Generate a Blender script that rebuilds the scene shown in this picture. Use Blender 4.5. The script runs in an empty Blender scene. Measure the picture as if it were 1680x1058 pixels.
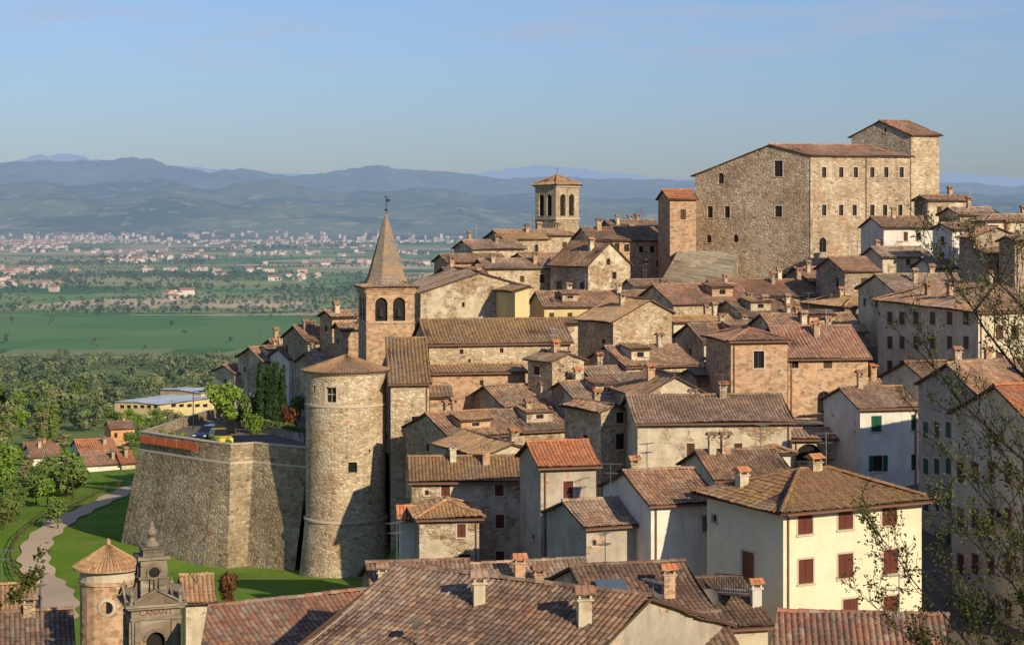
import bpy, math, random, numpy as np
from mathutils import Vector, noise
R=random.Random(11); NR=np.random.RandomState(5); RX=random.Random(77)
F=3135.0; CU=840.0; HV=350.0; CZ=100.0
SC=bpy.context.scene
def P(u,v,d): return Vector(((u-CU)/F*d,d,CZ+(HV-v)/F*d))
def link(o,parent=None):
    SC.collection.objects.link(o)
    if parent: o.parent=parent
    return o
def empty(name):
    e=bpy.data.objects.new(name,None); e.empty_display_size=.5; return link(e)
# ------------------------------------------------------------ materials
def lin(c): return tuple(c)+(1,)
class NT:
    def __init__(s,name,rough=.9,spec=.2):
        s.m=bpy.data.materials.new(name); s.m.use_nodes=True; s.t=s.m.node_tree; s.b=s.t.nodes['Principled BSDF']
        s.b.inputs['Roughness'].default_value=rough; s.b.inputs['Specular IOR Level'].default_value=spec
        s.out=s.t.nodes['Material Output']
    def n(s,ty,ins=None,**kw):
        x=s.t.nodes.new(ty)
        for k,v in kw.items(): setattr(x,k,v)
        for k,v in (ins or {}).items(): s.set(x,k,v)
        return x
    def set(s,x,k,v):
        if isinstance(v,bpy.types.NodeSocket): s.t.links.new(v,x.inputs[k])
        elif isinstance(v,bpy.types.Node): s.t.links.new(v.outputs[0],x.inputs[k])
        else: x.inputs[k].default_value=v
    def math(s,op,a,b=0,clamp=False):
        x=s.n('ShaderNodeMath',{0:a,1:b},operation=op); x.use_clamp=clamp; return x.outputs[0]
    def mix(s,f,a,b,bt='MIX'):
        x=s.n('ShaderNodeMix',data_type='RGBA',blend_type=bt)
        for k,v in ((0,f),(6,a),(7,b)):
            if isinstance(v,tuple) and len(v)==3: v=lin(v)
            s.set(x,k,v)
        return x.outputs[2]
    def ramp(s,f,st,interp='LINEAR'):
        x=s.n('ShaderNodeValToRGB',{0:f}); e=x.color_ramp.elements; x.color_ramp.interpolation=interp
        e[0].position=st[0][0]; e[0].color=lin(st[0][1]); e[1].position=st[-1][0]; e[1].color=lin(st[-1][1])
        for p,c in st[1:-1]:
            q=e.new(p); q.color=lin(c)
        return x.outputs[0]
    def noise(s,vec,scale,detail=4,rough=.55,out=0):
        x=s.n('ShaderNodeTexNoise',{'Scale':scale,'Detail':detail,'Roughness':rough})
        if vec is not None: s.set(x,'Vector',vec)
        return x.outputs[out]
    def smooth(s,v,a,b):
        x=s.n('ShaderNodeMapRange',{0:v,1:a,2:b,3:0.0,4:1.0},interpolation_type='SMOOTHSTEP'); return x.outputs[0]
    def bump(s,h,st=.5,dist=.05):
        x=s.n('ShaderNodeBump',{'Strength':st,'Distance':dist,'Height':h}); s.set(s.b,'Normal',x)
    def col(s,c):
        if isinstance(c,tuple): c=lin(c[:3])
        s.set(s.b,'Base Color',c)
def simple(name,c,rough=.8,var=.15,scale=2.,metal=0,spec=.2):
    s=NT(name,rough,spec); g=s.n('ShaderNodeTexCoord')
    f=s.noise(g.outputs['Object'],scale)
    s.col(s.mix(f,tuple(x*(1-var) for x in c),tuple(min(1,x*(1+var)) for x in c))); s.b.inputs['Metallic'].default_value=metal
    return s.m
HAZE=(.20,.275,.39)  # emission colour of the painted haze
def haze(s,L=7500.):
    """haze painted into the far materials as emission, growing with distance from the origin"""
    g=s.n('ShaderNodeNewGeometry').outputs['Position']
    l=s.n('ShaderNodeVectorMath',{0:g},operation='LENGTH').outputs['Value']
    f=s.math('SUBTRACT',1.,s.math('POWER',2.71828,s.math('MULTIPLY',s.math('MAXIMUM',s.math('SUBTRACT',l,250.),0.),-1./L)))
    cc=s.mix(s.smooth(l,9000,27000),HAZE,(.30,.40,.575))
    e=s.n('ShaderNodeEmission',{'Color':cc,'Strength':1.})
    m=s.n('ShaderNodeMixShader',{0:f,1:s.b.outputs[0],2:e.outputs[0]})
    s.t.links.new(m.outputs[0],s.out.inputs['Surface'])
def uvn(s): return s.n('ShaderNodeTexCoord').outputs['UV']
def wallvar(s,c,amt=.22):
    r=s.n('ShaderNodeObjectInfo').outputs['Random']
    k=s.math('ADD',s.math('MULTIPLY',r,amt),1-amt*.5)
    return s.n('ShaderNodeVectorMath',{0:c,1:s.n('ShaderNodeCombineXYZ',{0:k,1:k,2:s.math('ADD',s.math('MULTIPLY',k,.8),.16)}).outputs[0]},operation='MULTIPLY').outputs[0]
def masonry(s,uv,c1,c2,c3,mortar,sx,sy):
    d=s.noise(uv,1.3,2,out=1)
    v=s.n('ShaderNodeVectorMath',{0:s.n('ShaderNodeVectorMath',{0:d,1:(.35,.22,0)},operation='MULTIPLY').outputs[0],1:uv},operation='ADD').outputs[0]
    v=s.n('ShaderNodeMapping',{'Vector':v,'Scale':(sx,sy,1)}).outputs[0]
    vo=s.n('ShaderNodeTexVoronoi',{'Vector':v,'Scale':1.}); ve=s.n('ShaderNodeTexVoronoi',{'Vector':v,'Scale':1.},feature='DISTANCE_TO_EDGE')
    x=s.n('ShaderNodeSeparateColor',{0:vo.outputs['Color']})
    dk=tuple(k*.62 for k in c2)
    c=s.ramp(x.outputs[0],[(.0,dk),(.14,c1),(.34,c2),(.55,c3),(.78,tuple(min(.8,k*1.12) for k in c3)),(.9,(c2[0]*1.08,c2[1]*.8,c2[2]*.68)),(1.,c1)])
    c=s.mix(s.math('MULTIPLY',s.math('SUBTRACT',1,s.smooth(ve.outputs[0],.01,.13)),.8),c,s.mix(.12,mortar,(.2,.16,.11)))
    return c,s.smooth(ve.outputs[0],0,.2)
def stone(name,c1,c2,c3,mortar,plaster=None,pa=.5,sx=2.7,sy=5.,stain=.6):
    s=NT(name,.95); uv=uvn(s); c,h=masonry(s,uv,c1,c2,c3,mortar,sx,sy)
    big=s.noise(uv,.16,6,.68)
    c=s.mix(s.smooth(big,.40,.60),c,s.mix(1.,c,(.74,.70,.66),'MULTIPLY'))
    b2=s.noise(s.n('ShaderNodeMapping',{'Vector':uv,'Location':(17,5,0)}).outputs[0],.35,6,.7)
    c=s.mix(s.math('MULTIPLY',s.smooth(b2,.56,.66),.7),c,s.mix(1.,c,(1.02,.80,.66),'MULTIPLY'))
    c=s.mix(s.math('MULTIPLY',s.smooth(b2,.46,.36),.6),c,s.mix(.6,c,mortar))
    f2=s.noise(uv,.9,6,.7)
    c=s.mix(s.math('MULTIPLY',s.smooth(f2,.50,.70),stain),c,s.mix(1.,c,(.52,.50,.48),'MULTIPLY'))
    st=s.n('ShaderNodeMapping',{'Vector':uv,'Scale':(1.3,.12,1)}).outputs[0]
    c=s.mix(s.math('MULTIPLY',s.smooth(s.noise(st,1.,5,.65),.52,.70),.5),c,s.mix(1.,c,(.55,.54,.54),'MULTIPLY'))
    if plaster:
        pm=s.smooth(s.noise(uv,.33,6,.68),.62-pa*.35,.66-pa*.35)
        c=s.mix(pm,c,s.mix(s.smooth(s.noise(uv,1.1,6,.7),.3,.7),tuple(k*.62 for k in plaster),plaster)); h=s.math('MULTIPLY',h,s.math('SUBTRACT',1.15,pm))
    s.col(wallvar(s,c)); s.bump(h,.8,.06); return s.m
def plasterm(name,c,dirt=.5,expose=0.):
    s=NT(name,.9); uv=uvn(s)
    k=s.mix(s.smooth(s.noise(uv,.45,7,.72),.3,.7),tuple(x*(1-.40*min(1,dirt+.3)) for x in c),c)
    k=s.mix(s.math('MULTIPLY',s.smooth(s.noise(uv,3.5,5,.7),.45,.7),.3),k,tuple(x*.70 for x in c))
    st=s.n('ShaderNodeMapping',{'Vector':uv,'Scale':(1.6,.18,1)}).outputs[0]
    k=s.mix(s.math('MULTIPLY',s.smooth(s.noise(st,1.,5,.6),.48,.72),dirt),k,tuple(x*.54 for x in (c[0]*.95,c[1]*.93,c[2]*.9)))
    if expose:
        m,h=masonry(s,uv,(.44,.32,.20),(.34,.25,.16),(.52,.40,.27),(.48,.38,.27),2.7,5.); k=s.mix(s.smooth(s.noise(uv,.42,7,.72),.64-expose*.12,.66-expose*.12),k,m)
    s.col(wallvar(s,k,.12)); s.bump(s.noise(uv,5,5),.3,.02); return s.m
def brickm(name,c1,c2,mortar):
    s=NT(name,.92); uv=uvn(s)
    b=s.n('ShaderNodeTexBrick',{'Vector':uv,'Scale':1.,'Color1':lin(c1),'Color2':lin(c2),'Mortar':lin(mortar),'Mortar Size':.018,'Brick Width':.34,'Row Height':.12,'Bias':0.})
    f=s.smooth(s.noise(uv,.5,6,.7),.44,.6)
    v=s.n('ShaderNodeMapping',{'Vector':uv,'Scale':(2.4,4.2,1)}).outputs[0]; vo=s.n('ShaderNodeTexVoronoi',{'Vector':v,'Scale':1.}); cr=s.n('ShaderNodeSeparateColor',{0:vo.outputs['Color']}).outputs[0]
    c=s.mix(s.math('MULTIPLY',f,.75),b.outputs[0],s.ramp(cr,[(0,(.32,.24,.15)),(.5,(.50,.38,.25)),(1,(.40,.27,.17))]))
    c=s.mix(1.,c,s.ramp(cr,[(0,(.66,.64,.62)),(.4,(1.,1.,1.)),(.8,(1.12,1.1,1.06)),(1,(.76,.74,.72))]),'MULTIPLY')
    c=s.mix(s.math('MULTIPLY',s.smooth(s.noise(uv,1.3,6,.7),.48,.68),.55),c,s.mix(1.,c,(.56,.52,.48),'MULTIPLY'))
    s.col(wallvar(s,c,.15)); s.bump(b.outputs[1],-.5,.02); return s.m
def tilem(name,cols,lich=(.40,.27,.08),la=.4,dark=.5,grime=(.09,.074,.06),gain=1.):
    s=NT(name,.92); uv=uvn(s)
    fl=s.n('ShaderNodeVectorMath',{0:uv},operation='FLOOR').outputs[0]
    rn=s.n('ShaderNodeObjectInfo').outputs['Random']
    fl2=s.n('ShaderNodeVectorMath',{0:fl,1:s.n('ShaderNodeCombineXYZ',{2:s.math('MULTIPLY',rn,97.)}).outputs[0]},operation='ADD').outputs[0]
    wn=s.n('ShaderNodeTexWhiteNoise',{'Vector':fl2}); 
    cols=[(a*1.25,b*1.15,c*1.05) for a,b,c in cols]
    n=len(cols); c=s.ramp(wn.outputs[0],[(i/(n-1),k) for i,k in enumerate(cols)])
    g=s.n('ShaderNodeNewGeometry').outputs['Position']
    pz=s.noise(s.n('ShaderNodeVectorMath',{0:g,1:(3.,71.,9.)},operation='ADD').outputs[0],.22,4,.6)
    c=s.mix(s.math('MULTIPLY',s.smooth(pz,.55,.6),.55),c,s.mix(wn.outputs[0],(.26,.20,.15),(.46,.34,.24)))
    c=s.mix(s.math('MULTIPLY',s.smooth(pz,.43,.38),.45),c,s.mix(wn.outputs[0],(.34,.15,.08),(.48,.26,.14)))
    big=s.noise(g,.33,5,.65); c=s.mix(s.math('MULTIPLY',s.smooth(big,.43,.64),dark),c,grime)
    l2=s.noise(s.n('ShaderNodeVectorMath',{0:g,1:(31.,7.,3.)},operation='ADD').outputs[0],.55,6,.75)
    fine=s.noise(g,6.,4,.7)
    c=s.mix(s.math('MULTIPLY',s.math('MULTIPLY',s.smooth(l2,.48,.66),s.smooth(fine,.4,.6)),la),c,lich)
    l3=s.noise(s.n('ShaderNodeVectorMath',{0:g,1:(11.,47.,13.)},operation='ADD').outputs[0],.9,6,.75)
    c=s.mix(s.math('MULTIPLY',s.math('MULTIPLY',s.smooth(l3,.52,.66),s.smooth(fine,.45,.6)),.5),c,(.33,.31,.26))
    fr=s.n('ShaderNodeVectorMath',{0:uv},operation='FRACTION').outputs[0]; fx=s.n('ShaderNodeSeparateXYZ',{0:fr})
    e=s.math('ABSOLUTE',s.math('SUBTRACT',fx.outputs[0],.5)); c=s.mix(s.math('MULTIPLY',s.smooth(e,.32,.5),.6),c,(.04,.03,.025))  # groove shade between tile columns painted into the colour
    k=s.math('MULTIPLY',s.math('ADD',s.math('MULTIPLY',rn,.5),.74),gain)
    c=s.n('ShaderNodeVectorMath',{0:c,1:s.n('ShaderNodeCombineXYZ',{0:k,1:k,2:k}).outputs[0]},operation='MULTIPLY').outputs[0]
    s.col(c); s.bump(fine,.4,.02); return s.m
M={}
M['tan']=stone('stone_tan',(.56,.44,.29),(.45,.35,.23),(.66,.54,.38),(.62,.52,.38))
M['tan2']=stone('stone_ochre_patched',(.53,.40,.26),(.43,.32,.21),(.63,.50,.34),(.60,.49,.35),(.66,.56,.40),.4)
M['rough2']=stone('stone_rendered',(.50,.38,.25),(.40,.30,.19),(.60,.48,.33),(.56,.46,.32),(.70,.60,.44),.55)
M['grey']=stone('stone_grey',(.42,.35,.26),(.33,.27,.20),(.51,.43,.33),(.48,.40,.31))
M['palace']=stone('stone_palace',(.57,.45,.31),(.49,.38,.26),(.66,.54,.39),(.63,.52,.38),sx=2.2,sy=4.0,stain=.5)
M['bastion']=stone('stone_bastion',(.38,.31,.21),(.30,.25,.165),(.46,.385,.27),(.42,.355,.25),sx=2.2,sy=4.,stain=.85)
M['rough']=stone('stone_patched',(.51,.39,.26),(.40,.31,.20),(.61,.49,.34),(.58,.47,.33),(.66,.56,.41),.4)
M['plast']=plasterm('plaster_cream',(.70,.60,.43),.6,.5); M['white']=plasterm('plaster_white',(.78,.74,.65),.4,.15)
M['pgrey']=plasterm('plaster_grey',(.55,.48,.38),.7,.6); M['yellow']=plasterm('plaster_yellow',(.72,.58,.30),.3)
M['house']=plasterm('plaster_pale_yellow',(.78,.71,.51),.08); M['orange']=plasterm('plaster_orange',(.66,.33,.15),.2)
M['brick']=brickm('brick_old',(.46,.23,.13),(.54,.33,.20),(.50,.40,.28))
M['t1']=tilem('tiles_weathered',[(.20,.13,.09),(.32,.19,.12),(.16,.115,.085),(.38,.24,.15),(.24,.17,.12),(.42,.31,.21)],la=.6,dark=.45)
M['t2']=tilem('tiles_greybrown',[(.20,.155,.12),(.28,.21,.15),(.16,.125,.10),(.34,.25,.18),(.23,.18,.14),(.39,.31,.24)],la=.5,dark=.5)
M['t3']=tilem('tiles_lichen',[(.26,.16,.09),(.37,.23,.12),(.22,.15,.09),(.42,.28,.14),(.30,.21,.13)],(.46,.31,.08),.95,.25)
M['t4']=tilem('tiles_new_red',[(.42,.16,.07),(.50,.22,.10),(.36,.13,.06),(.52,.27,.14)],la=.15,dark=.15)
M['t5']=tilem('tiles_redbrown',[(.29,.145,.095),(.36,.19,.125),(.22,.12,.085),(.40,.26,.17),(.31,.19,.13),(.20,.15,.12)],la=.35,dark=.4)
M['t6']=tilem('tiles_dark_brown',[(.16,.105,.08),(.27,.165,.11),(.12,.09,.07),(.32,.21,.14),(.20,.145,.11),(.38,.29,.21)],la=.35,dark=.5,gain=.85)
M['t7']=tilem('tiles_dark_red',[(.24,.12,.085),(.31,.16,.11),(.18,.10,.075),(.36,.22,.15),(.17,.13,.105),(.36,.29,.23)],la=.3,dark=.45,gain=.88)
def glassm():
    s=NT('window_glass',.12); s.b.inputs['Specular IOR Level'].default_value=.5; s.col((.018,.018,.02)); return s.m
M['glass']=glassm()
def shut(name,c):
    s=NT(name,.6); g=s.n('ShaderNodeNewGeometry').outputs['Position']; z=s.n('ShaderNodeSeparateXYZ',{0:g}).outputs[2]
    w=s.math('FRACT',s.math('MULTIPLY',z,9.)); s.col(s.mix(s.noise(g,3.,3),tuple(k*.8 for k in c),tuple(k*1.2 for k in c))); s.bump(w,.8,.04); return s.m
M['maroon']=shut('shutter_maroon',(.15,.05,.035)); M['brown']=shut('shutter_brown',(.11,.065,.035)); M['green']=shut('shutter_green',(.02,.10,.06)); M['sgrey']=shut('shutter_grey',(.20,.19,.17))
M['trim']=simple('stone_trim',(.54,.45,.33)); M['dark']=simple('dark_interior',(.02,.018,.015)); M['metal']=simple('metal_grey',(.30,.31,.32),.4,metal=.7)
M['wood']=simple('dark_wood',(.10,.06,.04)); M['iron']=simple('iron',(.03,.03,.03),.6); M['panelroof']=simple('roof_panels_blue',(.42,.48,.55),.7,spec=.05); M['solar']=simple('skylight_glass',(.10,.14,.18),.15)
M['copper']=simple('gutter_copper',(.20,.10,.06),.5)
M['asphalt']=simple('asphalt',(.20,.175,.14),.95,var=.25,scale=.4,spec=0.)
# ------------------------------------------------------------ mesh builder
class MB:
    def __init__(s): s.v=[];s.f=[];s.m=[];s.uv=[]
    def poly(s,pts,mat=0,uv=None):
        i=len(s.v); s.v+=[tuple(p) for p in pts]; s.f.append(tuple(range(i,i+len(pts)))); s.m.append(mat)
        s.uv+= uv if uv else [(p[0]+p[1],p[2]) for p in pts]
    def box(s,o,a,b,c,mat=0):
        p=lambda i,j,k:o+a*i+b*j+c*k
        for q in (((0,0,0),(1,0,0),(1,0,1),(0,0,1)),((1,0,0),(1,1,0),(1,1,1),(1,0,1)),((1,1,0),(0,1,0),(0,1,1),(1,1,1)),((0,1,0),(0,0,0),(0,0,1),(0,1,1)),((0,0,1),(1,0,1),(1,1,1),(0,1,1)),((0,1,0),(1,1,0),(1,0,0),(0,0,0))):
            pts=[p(*x) for x in q]; e=(pts[1]-pts[0]).length; h=(pts[3]-pts[0]).length; z=pts[0].z
            s.poly(pts,mat,[(pts[0].x,z),(pts[0].x+e,z),(pts[0].x+e,z+h),(pts[0].x,z+h)])
    def cbox(s,c,sx,sy,sz,mat=0,ang=0):
        a=Vector((math.cos(ang),math.sin(ang),0)); b=Vector((-a.y,a.x,0))
        s.box(Vector(c)-a*sx/2-b*sy/2,a*sx,b*sy,Vector((0,0,sz)),mat)
    def lathe(s,c,prof,n=24,mat=0,a0=0,a1=2*math.pi,uvs=1.,close=False):
        c=Vector(c)
        for i in range(n):
            t0=a0+(a1-a0)*i/n; t1=a0+(a1-a0)*(i+1)/n
            for (r0,z0),(r1,z1) in zip(prof[:-1],prof[1:]):
                q=[c+Vector((r*math.cos(t),r*math.sin(t),z)) for r,z,t in ((r0,z0,t0),(r0,z0,t1),(r1,z1,t1),(r1,z1,t0))]
                R0=max(r0,r1); m=mat
                L0=math.hypot(r1-r0,z1-z0)
                uu=[(t0*R0*uvs,z0*uvs),(t1*R0*uvs,z0*uvs),(t1*R0*uvs,(z0+L0)*uvs),(t0*R0*uvs,(z0+L0)*uvs)]
                if r1<1e-4: s.poly(q[:3],m,uu[:3])
                elif r0<1e-4: s.poly([q[0],q[2],q[3]],m,[uu[0],uu[2],uu[3]])
                else: s.poly(q,m,uu)
    def tiles(s,P0,P1,Q1,Q0,fine=True,mat=0,amp=.06,seed=0):
        """pantile surface: rows of half-round cover tiles running down the slope P(eave)->Q(top)"""
        P0,P1,Q0,Q1=map(Vector,(P0,P1,Q0,Q1)); e=(P1-P0); W=e.length
        if W<.3: return
        e/=W; n=e.cross(Q0-P0 if (Q0-P0).length>.1 else Q1-P0); 
        if n.length<1e-6: n=e.cross(Q1-P0)
        n.normalize(); 
        if n.z<0: n=-n
        up=n.cross(e); 
        if up.z<0: up=-up
        T=(Q0-P0).dot(up); 
        if T<.2: return
        l1=(Q0-P0).dot(e); r1=(Q1-P0).dot(e)
        tw=.25 if fine else .34; cl=.38; amp=amp if fine else .075
        smin=min(0,l1); smax=max(W,r1); nc=int(math.ceil((smax-smin)/tw)); k=4 if fine else 3
        S=smin+np.arange(nc*k+1)*(tw/k); ph=(np.arange(nc*k+1)%k)/k
        hs=amp*np.sin(np.pi*ph)
        if fine:
            nr=int(math.ceil(T/cl)); ts=[];off=[]
            for i in range(nr): ts+= [i*cl,min((i+1)*cl,T)]; off+=[.035,0.0]
            ts=np.array(ts); off=np.array(off)
        else:
            nr=max(2,int(T/1.2)+1); ts=np.linspace(0,T,nr); off=np.zeros(nr)
        SS,TT=np.meshgrid(S,ts); OO=np.repeat(off[:,None],len(S),1)+hs[None,:]
        colj=NR.uniform(-.012,.012,nc+1); OO=OO+np.repeat(colj,k)[:len(S)][None,:]*2
        if fine:
            tj=NR.uniform(-.018,.018,(nr,nc+1)); OO=OO+np.repeat(np.repeat(tj,2,0),k,1)[:,:len(S)]
        ph2=NR.uniform(0,6.3,2); sag=.08*np.sin(SS*.55+ph2[0])*np.sin(TT*.6+ph2[1])-.13*np.sin(np.pi*np.clip(TT/T,0,1))
        lo=l1*TT/T; hi=W+(r1-W)*TT/T; SX=np.clip(SS,lo,hi)
        H=OO+sag+.07
        pts=np.array(P0)[None,None,:]+SX[...,None]*np.array(e)+TT[...,None]*np.array(up)+H[...,None]*np.array(n)
        base=len(s.v); s.v+=[tuple(x) for x in pts.reshape(-1,3)]; w=len(S)
        for j in range(len(ts)-1):
            for i in range(w-1):
                if SX[j,i+1]-SX[j,i]<1e-5 and SX[j+1,i+1]-SX[j+1,i]<1e-5: continue
                a=base+j*w+i; s.f.append((a,a+1,a+w+1,a+w)); s.m.append(mat)
                us=[(SS[j,i]/tw+1e-3,ts[j]/cl+seed+.01),(SS[j,i+1]/tw-1e-3,ts[j]/cl+seed+.01),(SS[j,i+1]/tw-1e-3,ts[j+1]/cl+seed-.01),(SS[j,i]/tw+1e-3,ts[j+1]/cl+seed-.01)]
                s.uv+=us
        s.poly([P0-n*.06,Q0-n*.06,Q1-n*.06,P1-n*.06],mat+1); s.poly([P0-n*.06,P1-n*.06,P1+n*.07,P0+n*.07],mat+1)
        s.poly([P0-n*.06,P0+n*.07,Q0+n*.07,Q0-n*.06],mat+1); s.poly([P1+n*.07,P1-n*.06,Q1-n*.06,Q1+n*.07],mat+1)
    def ridge(s,A,B,r=.13,mat=0,lift=.09):
        A,B=Vector(A),Vector(B); d=B-A; L=d.length
        if L<.3: return
        d/=L; side=Vector((d.y,-d.x,0)).normalized(); upv=side.cross(d); 
        if upv.z<0: upv=-upv
        n=max(1,int(L/.42))
        for i in range(n):
            a=A+d*(L*i/n); b=A+d*(L*(i+1)/n+.03); r0=r*R.uniform(.95,1.15); z=upv*(lift+R.uniform(-.01,.015))
            an=[math.pi*k/4 for k in range(5)]; id=R.random()*50
            for k in range(4):
                f=lambda c,t,rr:c+side*(math.cos(t)*rr)+upv*(math.sin(t)*rr)+z
                s.poly([f(a,an[k],r0),f(a,an[k+1],r0),f(b,an[k+1],r0*.85),f(b,an[k],r0*.85)],mat,[(int(id)+.5,i+.5)]*4)
    def build(s,name,mats,parent=None,smooth=False):
        me=bpy.data.meshes.new(name); me.from_pydata(s.v,[],s.f)
        for m in mats: me.materials.append(M[m] if isinstance(m,str) else m)
        me.polygons.foreach_set('material_index',s.m)
        uvl=me.uv_layers.new(name='UVMap'); uvl.data.foreach_set('uv',np.array(s.uv,dtype=np.float32).ravel())
        if smooth: me.polygons.foreach_set('use_smooth',[True]*len(s.f))
        o=bpy.data.objects.new(name,me); return link(o,parent)
Z=Vector((0,0,1))
def wall(mb,wb,O,dv,L,zb,prof,nrm,holes,trim=False,frame=True):
    """O=plan origin, dv unit dir, prof=[(s,z)...], holes=(s0,s1,z0,z1,kind)"""
    uo=(O.x*1.7+O.y*.9)%53
    pt=lambda s,z,k=0.:Vector((O.x,O.y,0))+dv*s+Z*z+nrm*k
    def pz(x):
        for (a,za),(b,zb_) in zip(prof[:-1],prof[1:]):
            if a-1e-6<=x<=b+1e-6: return za+(zb_-za)*(x-a)/max(1e-6,b-a)
        return prof[-1][1]
    hs=[]
    for h in holes:
        s0,s1,z0,z1,kd=h
        if s0<.1 or s1>L-.1 or z0<zb+.1 or z1>min(pz(s0),pz(s1))-.12: continue
        if any(not(s1<g[0]-.05 or s0>g[1]+.05 or z1<g[2]-.05 or z0>g[3]+.05) for g in hs): continue
        hs.append(h)
    xs=sorted({0.,L}|{h[0] for h in hs}|{h[1] for h in hs}|{p[0] for p in prof if 0<p[0]<L})
    def q(x0,x1,a0,a1,b0,b1):
        mb.poly([pt(x0,a0),pt(x1,a1),pt(x1,b1),pt(x0,b0)],0,[(x0+uo,a0),(x1+uo,a1),(x1+uo,b1),(x0+uo,b0)])
    for x0,x1 in zip(xs[:-1],xs[1:]):
        if x1-x0<1e-5: continue
        cm=(x0+x1)/2; cur=zb
        for h in sorted([h for h in hs if h[0]<cm<h[1]],key=lambda h:h[2]):
            q(x0,x1,cur,cur,h[2],h[2]); cur=h[3]
        q(x0,x1,cur,cur,pz(x0),pz(x1))
    for s0,s1,z0,z1,kd in hs:
        dp=.30; arched=('a' in kd)
        w=s1-s0
        for A,B in (((s0,z0),(s1,z0)),((s1,z0),(s1,z1)),((s1,z1),(s0,z1)),((s0,z1),(s0,z0))):
            mb.poly([pt(*A),pt(*B),pt(*B,-dp),pt(*A,-dp)],0,[A,B,(B[0]+dp,B[1]),(A[0]+dp,A[1])])
        if arched:
            r=w/2; n=6
            for sg,c0 in ((-1,s0),(1,s1)):
                pr=None
                for i in range(n+1):
                    t=math.pi/2*i/n; pp=((s0+s1)/2+sg*r*math.cos(t),z1-r+r*math.sin(t))
                    if pr: mb.poly([pt(c0,z1,.0),pt(*pr,.0),pt(*pp,.0)],0,[(c0+uo,z1),(pr[0]+uo,pr[1]),(pp[0]+uo,pp[1])]); mb.poly([pt(*pr),pt(*pp),pt(*pp,-dp),pt(*pr,-dp)],0,[pr,pp,pp,pr])
                    pr=pp
        closed='s' in kd
        if 'o' in kd:
            wb.poly([pt(s0,z0,-dp),pt(s1,z0,-dp),pt(s1,z1,-dp),pt(s0,z1,-dp)],4)
        else:
            wb.poly([pt(s0,z0,-.2),pt(s1,z0,-.2),pt(s1,z1,-.2),pt(s0,z1,-.2)],0)
            if not closed and frame:
                fw=.06
                for a,b,c,d in ((s0,s1,z0,z0+fw),(s0,s1,z1-fw,z1),(s0,s0+fw,z0+fw,z1-fw),(s1-fw,s1,z0+fw,z1-fw),((s0+s1)/2-.03,(s0+s1)/2+.03,z0+fw,z1-fw)):
                    if b>a and d>c: wb.box(pt(a,c,-.195),dv*(b-a),nrm*.05,Z*(d-c),3)
        if closed:
            g=(s0+s1)/2
            for a,b in ((s0+.02,g-.012),(g+.012,s1-.02)): wb.box(pt(a,z0+.02,-.09),dv*(b-a),nrm*.05,Z*(z1-z0-.04),1)
        if 'p' in kd:
            for a,b in ((s0-w*.5,s0-.02),(s1+.02,s1+w*.5)): wb.box(pt(a,z0,.004),dv*(b-a),nrm*.05,Z*(z1-z0),1)
        if trim or 't' in kd:
            tw=.11
            for a,b,c,d in ((s0-tw,s1+tw,z1+.003,z1+.003+tw),(s0-tw,s0-.003,z0,z1),(s1+.003,s1+tw,z0,z1)): 
                if not arched: wb.box(pt(a,c,-.01),dv*(b-a),nrm*.035,Z*(d-c),2)
        wb.box(pt(s0-.13,z0-.1,-.02),dv*(w+.26),nrm*.11,Z*.097,2)
def chimney(parent,base,h=1.3,w=.55,ang=0.,mat='rough',roof='t4'):
    mb=MB(); a=Vector((math.cos(ang),math.sin(ang),0)); b=Vector((-a.y,a.x,0)); base=Vector(base)
    mb.cbox(base-Z*.8,w,w*.85,h+.8,0,ang); mb.cbox(base+Z*(h),w+.16,w*.85+.16,.07,0,ang)
    for i in (-1,1):
        for j in (-1,0,1): mb.cbox(base+a*(i*w*.42)+b*(j*w*.34)+Z*(h+.07),.08,.08,.2,0,ang)
    t=base+Z*(h+.27); W=w/2+.16; V=w*.42+.16
    mb.cbox(t,2*W,2*V,.05,1,ang)
    c=[t+a*(i*W)+b*(j*V)+Z*.053 for i,j in ((-1,-1),(1,-1),(1,1),(-1,1))]; r0=t-a*W*.9+Z*.27; r1=t+a*W*.9+Z*.27
    for q in ((c[0],c[1],r1,r0),(c[2],c[3],r0,r1)): mb.poly(q,1,[(0,0),(3,0),(3,1.5),(0,1.5)])
    mb.poly((c[1],c[2],r1),1); mb.poly((c[3],c[0],r0),1)
    mb.build('chimney',[mat,roof],parent)
def antenna(parent,base,h=2.4,ang=0.):
    mb=MB(); base=Vector(base); mb.cbox(base-Z*.3,.035,.035,h+.3,0,ang)
    a=Vector((math.cos(ang),math.sin(ang),0)); b=Vector((-a.y,a.x,0))
    for zz,L in ((h-.1,1.3),(h-.65,.9)):
        mb.box(base+Z*zz-a*L/2,a*L,b*.025,Z*.025,0)
        for i in range(8): mb.box(base+Z*(zz+.03)-a*L/2+a*(L*i/7.5)-b*(.32-.02*i),a*.015,b*(.64-.04*i),Z*.015,0)
    mb.build('tv_antenna',['metal'],parent)
def dish(parent,base,r=.4,ang=-1.2):
    mb=MB(); base=Vector(base); mb.cbox(base-Z*.3,.05,.05,1.,0); c=base+Z*.9; n=Vector((math.cos(ang),math.sin(ang),.5)).normalized(); x=n.cross(Z).normalized(); y=n.cross(x)
    for j in range(3):
        for i in range(14):
            f=lambda rr,t:c+x*(rr*math.cos(t))+y*(rr*math.sin(t))+n*(rr*rr*.5)
            t0=2*math.pi*i/14;t1=2*math.pi*(i+1)/14; mb.poly([f(r*j/3+.001,t0),f(r*j/3+.001,t1),f(r*(j+1)/3,t1),f(r*(j+1)/3,t0)],0)
    mb.box(c,n*.4,x*.03,y*.03,0); mb.build('satellite_dish',['sgrey'],parent)
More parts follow.
